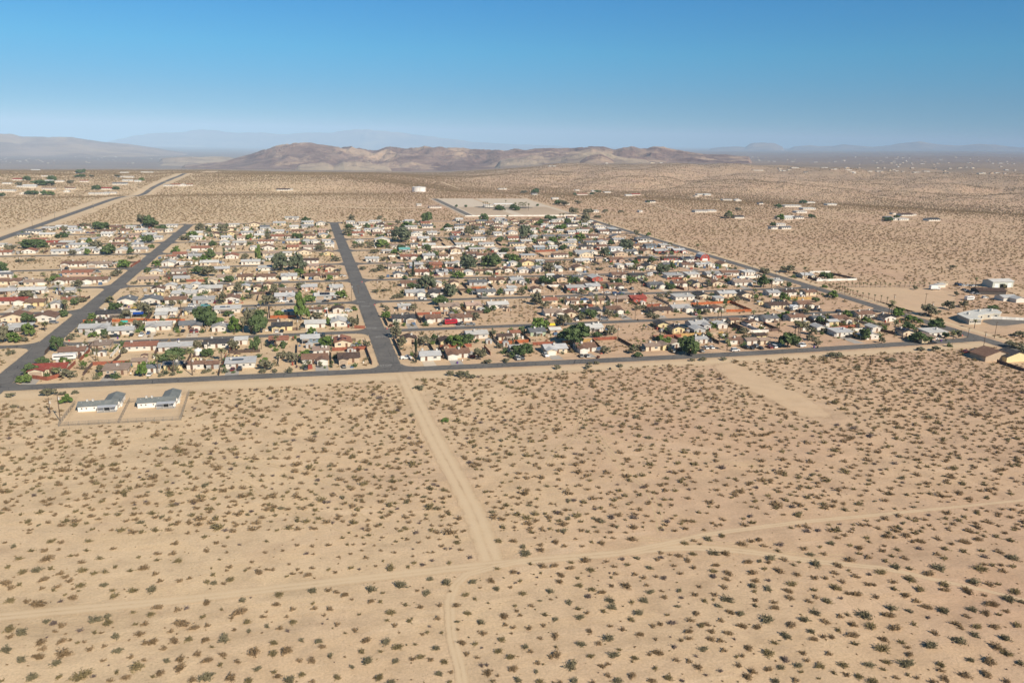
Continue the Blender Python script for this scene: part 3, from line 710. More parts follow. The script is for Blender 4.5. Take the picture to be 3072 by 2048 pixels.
def join_stuff(name, items):
    """small far houses as one object, walls and roofs in several plain paints"""
    mats = {}; V = []; Fc = []; MI = []; ML = []
    for hh in items:
        W, Rf = MB(), MB(); w_, d = hh['w'], hh['d']; e = 2.55; ov = .5
        if hh['form'] == 'f': W.box(-w_/2, 0, -.3, w_/2, d, e); Rf.box(-w_/2-ov, -ov, e, w_/2+ov, d+ov, e+.3)
        elif hh['form'] == 'n':
            W.prism([(-w_/2, -.3), (w_/2, -.3), (w_/2, e), (0, e+.3*w_/2), (-w_/2, e)], 1, 0, d); slab_pair(Rf, 1, -ov, d+ov, w_/2+ov, e-.13, .3)
        else:
            W.prism([(0, -.3), (d, -.3), (d, e), (d/2, e+.28*d/2), (0, e)], 0, -w_/2, w_/2); slab_pair(Rf, 0, -w_/2-ov, w_/2+ov, d/2+ov, e-.12, .28, c=d/2)
        Wn = MB()
        for i in range(max(1, int(w_/3.2))):
            cx_ = -w_/2+1.6+i*3.2; Wn.box(cx_-.55, -.05, 1, cx_+.55, .01, 2.0)
        z0 = float(ht(hh['x'], hh['y']))
        for mb, key in ((W, 'w'+hh['wl']), (Rf, 'r'+hh['r']), (Wn, 'glass')):
            if key not in mats:
                mats[key] = len(ML)
                ML.append(M_GLASS if key == 'glass' else flat_mat('paint', (WC if key[0] == 'w' else RC)[key[1]][1], .9))
            k0 = len(V); V += [(a+hh['x'], b_+hh['y'], c+z0) for a, b_, c in mb.V]
            Fc += [tuple(i+k0 for i in f) for f in mb.F]; MI += [mats[key]]*len(mb.F)
    me = bpy.data.meshes.new(name); me.from_pydata(V, [], Fc)
    for m in ML: me.materials.append(m)
    me.polygons.foreach_set('material_index', MI); me.update()
    return link(name, me)
# plots of the farther rows that the survey left open
fillr = random.Random(12)
for i, s in enumerate(SY[:-1]):
    for fc in ('S', 'N'):
        x = XH+16.
        while x < 356:
            off = float(np.interp(x, [XL, XM, XR], [-8, 0, 20])) if i >= 6 else 0
            w_ = fillr.uniform(10, 15); y = s+off+13 if fc == 'S' else s+off+58
            bx = (x-w_/2-2, y-5, x+w_/2+2, y+11)
            if s >= 590 and not any(b_[0] < bx[2] and b_[2] > bx[0] and b_[1] < bx[3] and b_[3] > bx[1] for b_ in BOX) and min(abs(x-XL), abs(x-XM)) > w_/2+9 and fillr.random() < .62 and not (x < XL and s < 740):
                rest.append(dict(x=x, y=y, w=w_, d=8.5, form=fillr.choice('ggfn'), r=fillr.choice('bbwwlgtGr'), wl=fillr.choice('wwct'), face=fc)); BOX.append((x-w_/2-1, y-1, x+w_/2+1, y+9.5))
            x += fillr.uniform(9, 15)
# homesteads scattered over the far desert
FAR = 'E'
far_items = []
FS = '''
I 60,590,60,fw 190,555,110,gR 270,615,90,gw 240,620,170,fw 60,658,110,fw 450,570,60,gw 545,570,60,fw 770,570,60,gr 640,638,70,gb 975,640,110,gR 905,685,150,fw 1010,680,90,fw 1150,565,40,gw 1200,565,30,gw 1265,570,50,gw
I 1100,595,110,gG 325,465,60,gw 430,520,80,ft 1140,488,60,fw 1350,485,120,fw 1550,610,80,fg 1620,605,70,gr 1675,610,60,nw 1740,605,50,gr 440,640,90,gt 220,685,60,nw 350,680,60,gw 610,665,40,nw 720,490,50,gk 1150,530,120,fl
J 250,650,110,gB 300,648,70,fw 60,425,30,fw 1080,450,30,fw 1500,790,40,fw 1650,810,110,ft 2250,640,40,fw 2290,640,30,nw
K 645,690,100,rr 400,730,60,fw 210,690,50,gG 760,660,50,gw 880,670,60,fw 1075,700,60,gw 1140,692,80,gR 1280,760,80,gk 1760,690,120,fw 1800,695,60,gw 1700,705,40,fc 1980,740,90,fg 2080,748,60,nw 740,850,120,fw 1185,850,30,fw
K 1740,850,120,fg 1840,845,80,fl 2090,905,90,gk 2290,775,40,gk 2240,465,60,ft 2290,467,40,fw 350,428,25,fw 390,428,25,fw 345,428,20,fw 600,650,40,fw 510,780,40,fw
L 390,765,90,fw 590,785,90,fw 230,800,160,fw 380,825,120,fw 310,855,100,fw 200,905,90,gw 280,905,90,fG 110,905,50,gG 150,470,30,fw 250,443,70,fw 520,440,60,fG 740,462,60,fw 780,480,50,fw 1030,475,60,fw 940,475,40,fw 1370,485,80,fw
L 1460,475,60,fG 1970,495,120,fw 2110,490,40,fw 2195,462,30,fw 620,383,30,fw 700,372,40,fw 1090,345,50,fw 1180,355,50,fw 1240,350,40,fw 1590,370,30,fw 1420,405,70,fw 2140,400,40,fw 1160,390,30,fw 60,382,30,fw 230,383,40,fw 440,390,40,fw
H 1280,455,110,gB 1320,450,90,ft 1170,495,40,nw 1250,495,90,fw 1530,500,110,gk 190,488,80,gw 290,480,80,fG 120,545,90,fw 170,575,90,gG 60,575,60,fG 1160,440,30,ft 1110,480,60,gG
'''
for line in FS.strip().splitlines():
    t, *items = line.split()
    for it in items:
        px, py, pw, f = it.split(','); x, y = ZT(t, float(px), float(py)); s = slant(x, y)
        wd = float(pw)/3.0625*s/F_PX
        far_items.append(dict(x=x, y=y, w=min(wd, 34), d=max(8, min(12, wd*.6)), form='g' if f[0] == 'r' else f[0], r=f[1], wl='w'))
rr = random.Random(5)
for (t, x0, x1, y0, y1, n) in (('I', 0, 1700, 330, 400, 60), ('J', 1250, 1800, 375, 432, 46), ('K', 1050, 2352, 330, 400, 50), ('L', 0, 2352, 330, 420, 26), ('L', 1000, 2352, 340, 410, 34), ('I', 1400, 2300, 330, 385, 30), ('K', 700, 1400, 385, 402, 14), ('L', 100, 2300, 430, 495, 34)):
    for _ in range(n):
        px, py = rr.uniform(x0, x1), rr.uniform(y0, y1); x, y = ZT(t, px, py)
        if math.hypot(x, y) > 16000: continue
        far_items.append(dict(x=x, y=y, w=rr.uniform(9, 20), d=rr.uniform(7, 11), form=rr.choice('gnf'), r=rr.choice('wwlgbtk'), wl=rr.choice('wct')))
tag(join_stuff('distant_houses', rest+far_items), 'scattered small far houses and farthest town rows in hazy desert', 'houses', kind='stuff')
for hh in far_items: BOX.append((hh['x']-hh['w']/2-8, hh['y']-14, hh['x']+hh['w']/2+8, hh['y']+hh['d']+5))

# ------------------------------------------------------------------ the two new grey-roofed houses south of the street
def new_house(x0, y0, desc):
    h = empty('house', x0, y0); h.scale = (.69, .69, .82); W, Rf = MB(), MB(); e = 2.7; ov = .5; p_ = .3
    # west wing, ridge east-west
    W.prism([(-4.2, -.2), (4.2, -.2), (4.2, e), (0, e+p_*4.2), (-4.2, e)], 0, -11, 9); slab_pair(Rf, 0, -11.6, 9.4, 4.2+ov, e-ov*p_+.02, p_)
    # east wing, ridge north-south, reaching north
    W.prism([(1.2, -.25), (9.6, -.25), (9.6, e+.01), (5.4, e+p_*4.2+.02), (1.2, e+.01)], 1, 0, 15); slab_pair(Rf, 1, -.05, 15.6, 4.2+ov, e-ov*p_+.05, p_, c=5.4)
    W.obj('wall', M_WALL, h, (.74, .72, .68)); Rf.obj('roof', M_ROOF, h, (.17, .19, .19))
    m = MB(); m.prism([(-7.6, 2.35), (-3.6, 2.75), (-3.6, 2.87), (-7.6, 2.47)], 0, -.6, 9); m.obj('patio_cover', M_METAL, h, (.42, .44, .47))
    for px in (-.4, 3, 6, 8.8):
        m = MB(); m.box(px-.07, -7.5, -.05, px+.07, -7.36, 2.4); m.obj('post', M_METAL, h, (.55, .55, .53))
    m = MB(); m.box(2.2, -4.26, .05, 5.2, -4.215, 2.1); m.obj('sliding_door', M_GLASS, h)
    m = MB(); m.box(-.8, -7.8, -.05, 9.2, -4.2, .04); m.obj('patio_slab', M_WALL, h, (.4, .38, .35))
    for px in (-9, -6.6, -2.6): add_window(h, px, -4.2, 1.1, .9, .9)
    add_window(h, 7.3, -4.2, 1.0, 1.4, 1.0)
    for yy in (-1, 4, 9, 13): add_window(h, 9.6, yy, 1.1, 1.2, 1.0, math.pi/2)
    for px in (-6.5, -3.6): link('rooftop_cooler', shared('cool', _cool), h, (px, -1.2, e+p_*3+.3), 0)
    for px in (-9.5, 0): link('roof_vent', shared('vent', _vent), h, (px, -1.5, e+p_*2.6))
    m = MB()
    for q in range(3): m.box(9.7+q*.1, 1+q*1.1, 0, 10.5, 1.9+q*1.1, 1.3)
    m.obj('utility_boxes', M_FRAME, h)
    BOX.append((x0-9, y0-7, x0+8, y0+12)); tag(h, desc, 'house', 'twin new houses south of the street'); return h
xa, ya = ZT('A', 880, 1018); xb, yb = ZT('A', 1420, 985)
new_house(xa+1.4, ya+2.9, 'new white house under grey roof, left of the fenced pair south of street')
new_house(xb+1.5, yb+2.9, 'new white house under grey roof, right of the fenced pair south of street')
tag(pad('graded_yard', [ZT('A', 555, 1160), ZT('A', 1660, 1105), ZT('A', 1740, 800), ZT('A', 700, 830)], M_BARE, .022, 4), kind='structure')

# wire fences: single posts plus netting
def _netmat():
    m, nt, b = new_mat('chain_link', .6); b.inputs['Base Color'].default_value = (.17, .155, .14, 1)
    tc = nt.nodes.new('ShaderNodeTexCoord'); s = nt.nodes.new('ShaderNodeSeparateXYZ'); nt.links.new(tc.outputs['Object'], s.inputs[0])
    l = mth(nt, 'ADD', s.outputs[0], s.outputs[1]); u = mth(nt, 'ADD', l, s.outputs[2]); v = mth(nt, 'SUBTRACT', l, s.outputs[2])
    a_ = mth(nt, 'LESS_THAN', mth(nt, 'FRACT', mth(nt, 'MULTIPLY', u, 5)), .12); b_ = mth(nt, 'LESS_THAN', mth(nt, 'FRACT', mth(nt, 'MULTIPLY', v, 5)), .12)
    nt.links.new(mth(nt, 'MAXIMUM', a_, b_), b.inputs['Alpha']); return m
M_NET = _netmat()
def chain_fence(p0, p1, label, h_=1.6, group=None):
    L = math.hypot(p1[0]-p0[0], p1[1]-p0[1]); a = math.atan2(p1[1]-p0[1], p1[0]-p0[0])
    f = empty('chain_link_fence', p0[0], p0[1], 0, a)
    m = MB(); m.poly([(0, 0, .03), (L, 0, .03), (L, 0, h_), (0, 0, h_)]); m.obj('netting', M_NET, f)
    m = MB(); m.box(0, -.03, h_-.02, L, .03, h_+.04); m.obj('top_rail', M_GALV, f)
    me = shared('fpost', lambda: (lambda q: (q.tube([(0, 0, -.1), (0, 0, 1.7)], [.06, .06], 5), q.mesh('post', M_GALV))[-1])(MB()))
    for k in range(int(L/3)+1): link('post', me, f, (k*L/int(L/3), 0, 0))
    return tag(f, label, 'fence', group)
q = dict(a=ZT('A', 540, 1160), b=ZT('A', 690, 962), c=ZT('A', 1095, 1130), d=ZT('A', 1195, 932), e=ZT('A', 1665, 1102), f=ZT('A', 1740, 858))
chain_fence(q['a'], q['b'], 'wire fence along left side of the left new house yard', 1.8)
chain_fence(q['c'], q['d'], 'wire fence dividing the yards of the two new houses', 1.8)
chain_fence(q['e'], q['f'], 'wire fence along right side of the right new house yard', 1.8)
chain_fence(q['a'], q['c'], 'wire fence closing the left new house yard toward open desert')
chain_fence(q['c'], q['e'], 'wire fence closing the right new house yard toward open desert')
chain_fence(ZT('A', 1125, 952), ZT('A', 1262, 938), 'short wire fence and gate between the two new houses')

def board_fence(p0, p1, c, label, kind='wood', h_=1.8):
    """boards are single pieces along the run"""
    L = math.hypot(p1[0]-p0[0], p1[1]-p0[1]); a = math.atan2(p1[1]-p0[1], p1[0]-p0[0])
    if L < 2: return
    f = empty('garden_wall' if kind == 'wall' else 'wooden_fence', p0[0], p0[1], 0, a)
    seg = 2.5; n = max(1, int(L/seg)); s = L/n
    if kind == 'wall':
        me = shared(('bw', round(s, 2)), lambda: (lambda m: (m.box(0, -.1, -.2, s, .1, 1.6), m.mesh('wall_panel', M_WALL))[-1])(MB()))
        mp = shared('bwp', lambda: (lambda m: (m.box(-.18, -.18, -.2, .18, .18, 1.72), m.mesh('pillar', M_WALL))[-1])(MB()))
    else:
        def pn():
            m = MB(); k = 8
            for i in range(k): m.box(s*i/k+.01, -.02-.012*(i % 2), .05, s*(i+1)/k-.01, .02-.012*(i % 2), h_-.04*((i*7) % 3))
            m.box(0, .02, .5, s, .07, .6); m.box(0, .02, 1.3, s, .07, 1.4); return m.mesh('board_panel', M_WOOD)
        me = shared(('bp', round(s, 2)), pn)
        mp = shared('bpp', lambda: (lambda m: (m.box(-.06, -.06, -.2, .06, .06, 1.85), m.mesh('post', M_WOOD))[-1])(MB()))
    nm = 'wall_panel' if kind == 'wall' else 'board_panel'
    for k in range(n): link(nm, me, f, (k*s, 0, 0), colr=[v*(.88+.24*((k*37) % 10)/10) for v in c])
    for k in range(n+1): link('pillar' if kind == 'wall' else 'post', mp, f, (k*s, 0, 0), colr=c)
    label_later(f, label, (p0[0]+p1[0])/2, (p0[1]+p1[1])/2, 'fence' if kind != 'wall' else 'wall', 'walls and fences round the yards')
FC = dict(o=('orange board fence', (.42, .13, .05), 'wood'), r=('redwood board fence', (.30, .10, .06), 'wood'), d=('dark weathered board fence', (.10, .07, .055), 'wood'),
          y=('yellow board fence', (.50, .33, .13), 'wood'), w=('white block wall', (.70, .68, .63), 'wall'), n=('brown block wall', (.13, .085, .07), 'wall'), t=('tan block wall', (.45, .36, .27), 'wall'))
FN = '''
A r 300,722,435,740 r 435,740,575,702 r 575,702,695,585 n 720,540,848,412 o 765,208,1350,195 d 1350,197,1400,132 o 1350,200,1700,200 d 1112,520,1003,622 d 2012,695,2042,600 d 1600,272,1642,200 d 415,500,465,440 t 470,700,560,640 d 1425,500,1470,430 d 1320,240,1350,200
B d 372,600,380,415 d 695,600,690,480 r 700,468,1010,452 n 1012,452,1065,592 d 1000,372,1020,445 o 130,168,370,165 d 130,168,125,62 w 635,150,820,148 n 1262,360,1335,520 d 1175,170,1210,240 d 1468,130,1520,215 d 1678,440,1725,520 r 1690,440,1980,430 d 2152,310,2212,400 o 2232,402,2352,402 d 335,240,335,200 r 905,260,1000,262
C o 0,396,150,390 d 78,312,170,388 r 190,415,372,410 y 462,405,735,380 d 738,380,815,455 y 815,480,845,476 r 745,372,960,362 d 975,368,1110,440 d 1298,250,1475,335 y 1475,337,1680,330 y 1690,328,1940,316 o 1645,48,2008,28 o 2008,28,2198,108 o 1968,110,2198,108 d 1650,55,1750,130 r 335,105,512,98 r 600,66,742,60 r 1240,62,1370,55 d 1205,60,1262,105 w 2165,300,2352,296
C d 1150,455,1185,470 d 2020,230,2160,290
D w 320,588,505,580 d 400,520,515,560 r 505,590,810,556 y 205,300,395,300 w 448,134,812,124 n 570,68,805,120 w 390,58,570,55 n 230,60,450,132 w 1990,475,2352,492 n 2105,880,2352,962 d 1010,590,1160,625
E t 1300,702,1520,702 d 1520,702,1730,694 r 1700,752,1800,750 r 1820,752,1940,750 d 1700,752,1720,690 o 1560,955,1600,900 d 1600,620,1680,570 r 1200,620,1290,565 d 1005,620,1060,575 d 775,930,830,900
F o 1980,820,2112,816 d 1600,410,1680,375 w 1490,440,1880,436 d 1790,370,1850,430 r 1385,560,1300,500
G w 1375,572,1720,570 d 410,770,500,860 r 760,460,830,440 r 215,480,395,470 r 1580,830,1450,790 d 1250,790,1185,760 r 1425,730,1600,730 r 1840,715,1970,712 w 2060,720,2240,714 w 1150,730,1260,790
'''
for line in FN.strip().splitlines():
    t, *it = line.split()
    for k in range(0, len(it), 2):
        c = FC[it[k]]; a = [float(v) for v in it[k+1].split(',')]
        board_fence(ZT(t, a[0], a[1]), ZT(t, a[2], a[3]), c[1], c[0], c[2])

# small sheds in the back gardens
sh = random.Random(40); ns = 0
for hh in placed[:200]:
    if sh.random() > .3 or ns >= 55: continue
    fc = hh.get('face', 'S'); x = hh['x']+sh.uniform(-.5, .5)*hh['w']; y = hh['y']+hh['d']+sh.uniform(4, 8) if fc == 'S' else hh['y']-sh.uniform(9, 13)
    bx = (x-2.2, y-1, x+2.2, y+3.6)
    if any(b_[0] < bx[2] and b_[2] > bx[0] and b_[1] < bx[3] and b_[3] > bx[1] for b_ in BOX) or any(abs(x-q) < 9 for q in (XL, XM, XR)): continue
    BOX.append(bx); ns += 1; g = empty('shed', x, y+1.3, 0, sh.uniform(-.08, .08)); w_, d = sh.uniform(2.4, 3.6), sh.uniform(2.2, 3); e = 2.0
    W, Rf = MB(), MB(); W.prism([(-w_/2, -.1), (w_/2, -.1), (w_/2, e), (0, e+.3*w_/2), (-w_/2, e)], 1, -d/2, d/2); slab_pair(Rf, 1, -d/2-.15, d/2+.15, w_/2+.15, e-.03, .3, .08)
    wk, rk = sh.choice('wctyg'), sh.choice('bwgGk'); W.obj('wall', M_WALL, g, WC[wk][1]); Rf.obj('roof', M_ROOF, g, RC[rk][1])
    m = MB(); m.box(-.5, -d/2-.04, .02, .5, -d/2, 1.85); m.obj('door', M_DOOR, g)
    label_later(g, 'small %s garden shed' % WC[wk][0], x, y, 'shed', 'garden sheds')

# fences between neighbouring plots
NF = 0; fr = random.Random(21)
rows = {}
for hh in placed+rest[:]:
    s = max([q for q in SY if q <= hh['y']] or [355]); rows.setdefault((s, hh.get('face', 'S')), []).append(hh)
for key, L in sorted(rows.items()):
    L.sort(key=lambda q: q['x'])
    for a_, b_ in zip(L[:-1], L[1:]):
        gap = (b_['x']-b_['w']/2)-(a_['x']+a_['w']/2)
        if gap > 24 or gap < .8 or fr.random() > .62 or NF > 170: continue
        x = (a_['x']+a_['w']/2+b_['x']-b_['w']/2)/2; y0 = min(a_['y'], b_['y'])+2; k = fr.choice('dddnntrwtyt'); L_ = fr.uniform(14, 24)
        if key[1] == 'N': y0 -= 14
        if any(abs(x-q) < 8 for q in (XL, XM, XR)): continue
        if y0 < 520: board_fence((x, y0), (x, y0+L_), FC[k][1], FC[k][0], FC[k][2], 1.7)
        else:
            m = MB(); m.box(-.06, 0, 0, .06, L_, 1.7); o = m.obj('garden_wall' if k in 'nwt' else 'wooden_fence', M_WOOD, None, FC[k][1], loc=(x, y0, 0))
            label_later(o, FC[k][0], x, y0, 'wall' if k in 'nwt' else 'fence', 'walls and fences round the yards')
        NF += 1
        if fr.random() < .4:
            y1 = y0+L_ if key[1] == 'S' else y0; kk = fr.choice('drdnwt'); x1 = x+fr.uniform(10, 18)
            if any(x-2 < q < x1+2 for q in (XL, XM, XR)) or any(b[0] < x1 and b[2] > x and b[1] < y1 < b[3] for b in BOX): continue
            m = MB(); m.box(0, -.06, 0, x1-x, .06, 1.7); o = m.obj('garden_wall' if kk in 'nwt' else 'wooden_fence', M_WOOD, None, FC[kk][1], loc=(x, y1, 0))
            label_later(o, FC[kk][0], x, y1, 'wall' if kk in 'nwt' else 'fence', 'walls and fences round the yards')

# ------------------------------------------------------------------ plants
def crown_mesh(seed, mat, kind='d'):
    rn = np.random.default_rng(seed); V = []
    nc = dict(o=26, e=34, c=40).get(kind, 34); lf = dict(o=30, e=34, c=30).get(kind, 38)
    sz = dict(o=.11, e=.105, c=.09).get(kind, .12)
    C_ = []
    for _ in range(nc):
        th = rn.uniform(0, 6.283); ph = rn.uniform(-.55, 1.5); rad = rn.uniform(.45, .86)*(1+.25*math.sin(3*th+seed))
        if kind == 'c': q = (.55*math.cos(th)*rn.random(), .55*math.sin(th)*rn.random(), rn.uniform(-.9, .95)); cr = .42*(1-abs(q[2])*.55)
        else: q = (rad*math.cos(th)*math.cos(ph), rad*math.sin(th)*math.cos(ph), rad*math.sin(ph)*.8-.05); cr = rn.uniform(.2, .34)*(1.15 if kind == 'e' else 1)
        C_.append((q, cr))
    for q, cr in C_:
        n = lf; d = rn.normal(size=(n, 3)); d /= np.linalg.norm(d, axis=1)[:, None]; ctr = np.array(q)+d*cr*rn.uniform(.5, 1, (n, 1))*np.array([1, 1, .75])
        nrm = d+rn.normal(size=(n, 3))*.45; nrm /= np.linalg.norm(nrm, axis=1)[:, None]
        u = np.cross(nrm, rn.normal(size=(n, 3))); u /= np.linalg.norm(u, axis=1)[:, None]; v = np.cross(nrm, u)
        s = sz*rn.uniform(.6, 1.3, (n, 1))
        for a_, b_ in ((-1, -.6), (1, -.7), (.8, .7), (-.7, .8)): V.append(ctr+u*s*a_+v*s*b_)
    A = []
    for k in range(0, len(V), 4): A.append(np.stack(V[k:k+4], 1).reshape(-1, 3))
    A = np.vstack(A); me = bpy.data.meshes.new('crown'); me.from_pydata(A.tolist(), [], np.arange(len(A)).reshape(-1, 4).tolist()); me.materials.append(mat); return me
CROWN = {k: [crown_mesh(11*i+ord(k), LM[k], k) for i in range(3)] for k in 'dgoecr'}
def trunk_mesh(seed):
    rn = random.Random(seed); m = MB(); m.tube([(0, 0, -.1), (.02, 0, .3), (rn.uniform(-.05, .05), .03, .62)], [.055, .045, .03], 6)
    for k in range(4):
        a = k*1.6+rn.random(); m.tube([(0, 0, .25), (.16*math.cos(a), .16*math.sin(a), .5), (.3*math.cos(a), .3*math.sin(a), .78)], [.03, .02, .008], 5)
    return m.mesh('trunk', M_BARK)
TRUNK = [trunk_mesh(s) for s in range(3)]
TK = dict(d=('dark green round tree', 'tree'), g=('bright green leafy tree', 'tree'), o=('thin grey-olive desert tree', 'tree'), e=('tall grey-green shade tree', 'tree'),
          c=('slim dark cypress', 'tree'), r=('small reddish shrub', 'shrub'), p=('fan palm', 'palm tree'))
def tree(x, y, w_, h_, k, desc=None, seedv=0):
    rn = random.Random(int(x*31+y*17)); i = rn.randrange(3); z0 = float(ht(x, y)) if y > 1100 else 0
    small = h_ < 2.3
    t = empty('shrub' if small else ('cypress_tree' if k == 'c' else 'tree'), x, y, z0, rn.uniform(0, 6.28))
    if not small: link('trunk', TRUNK[i], t, scale=(h_*.9, h_*.9, h_*.8))
    base = .02*h_ if small or k in 'cd' else .08*h_
    ch = (h_-base)/2
    link('crown', CROWN[k][i], t, (0, 0, base+ch*.92), scale=(w_/2*1.15*rn.uniform(.92, 1.08), w_/2*1.15*rn.uniform(.92, 1.08), ch*1.38))
    d = desc or TK[k][0]
    if small: d = dict(d='low dark green shrub', g='low bright green shrub', o='low grey-olive shrub', e='low grey-green shrub', r='small reddish shrub', c='low dark shrub')[k]
    label_later(t, d, x, y, 'shrub' if small else TK[k][1], 'shrubs in the yards' if small else 'trees in the town'); return t
def palm_crown(seed):
    rn = random.Random(seed); m = MB()
    for k in range(34):
        a = k*2.4+rn.uniform(-.2, .2); up = rn.uniform(-1.0, 1.15); L = rn.uniform(.8, 1.05); wd = .15
        if up < -.4: L *= .7
        pts = [Vector((0, 0, 0))]; e = up
        for s in range(4):
            e -= .28; pts.append(pts[-1]+Vector((math.cos(a)*math.cos(e), math.sin(a)*math.cos(e), math.sin(e)))*L/4)
        sd = Vector((-math.sin(a), math.cos(a), 0))
        for s in range(4):
            w0, w1 = wd*(.25, .8, 1, .9, .1)[s], wd*(.25, .8, 1, .9, .1)[s+1]; dr = Vector((0, 0, -.04))
            m.poly([pts[s], pts[s+1], pts[s+1]+sd*w1+dr, pts[s]+sd*w0+dr]); m.poly([pts[s]-sd*w0+dr, pts[s+1]-sd*w1+dr, pts[s+1], pts[s]])
    return m.mesh('crown', LM['p'])
PALMC = [palm_crown(s) for s in range(3)]
M_SKIRT = flat_mat('dead_fronds', (.20, .145, .09), .95)
def _ptrunk():
    m = MB(); m.tube([(0, 0, -.02), (.004, 0, .05), (.006, .004, .5), (0, 0, .97)], [.9, .62, .5, .42], 7); m.V = [(x*.45, y*.45, z) for x, y, z in m.V]; return m.mesh('trunk', M_BARK)
def _pskirt():
    m = MB(); rn = random.Random(4)
    for k in range(16):
        a = k*.393; L = rn.uniform(.8, 1.1); q = Vector((math.cos(a), math.sin(a), 0)); s = Vector((-math.sin(a), math.cos(a), 0))
        m.poly([q*.12-s*.1, q*.12+s*.1, q*.45+s*.16-Vector((0, 0, L)), q*.45-s*.16-Vector((0, 0, L))])
    return m.mesh('dead_frond_skirt', M_SKIRT)
def palm(x, y, h_, cr=1.7, desc=None, group='palms in the town'):
    rn = random.Random(int(x*31+y*17)); t = empty('palm_tree', x, y, float(ht(x, y)) if y > 1100 else 0, rn.uniform(0, 6.28)); t.rotation_euler[0] = rn.uniform(-.03, .03)
    ph = h_-cr*.55; link('trunk', shared('ptrunk', _ptrunk), t, scale=(min(1, h_/7), min(1, h_/7), ph))
    link('crown', PALMC[rn.randrange(3)], t, (0, 0, ph), scale=(cr, cr, cr*.9)); link('dead_frond_skirt', shared('pskirt', _pskirt), t, (0, 0, ph), scale=(cr*.62, cr*.62, cr*.62))
    label_later(t, desc or ('tall fan palm' if h_ > 8 else 'short fan palm'), x, y, 'palm tree', group); return t
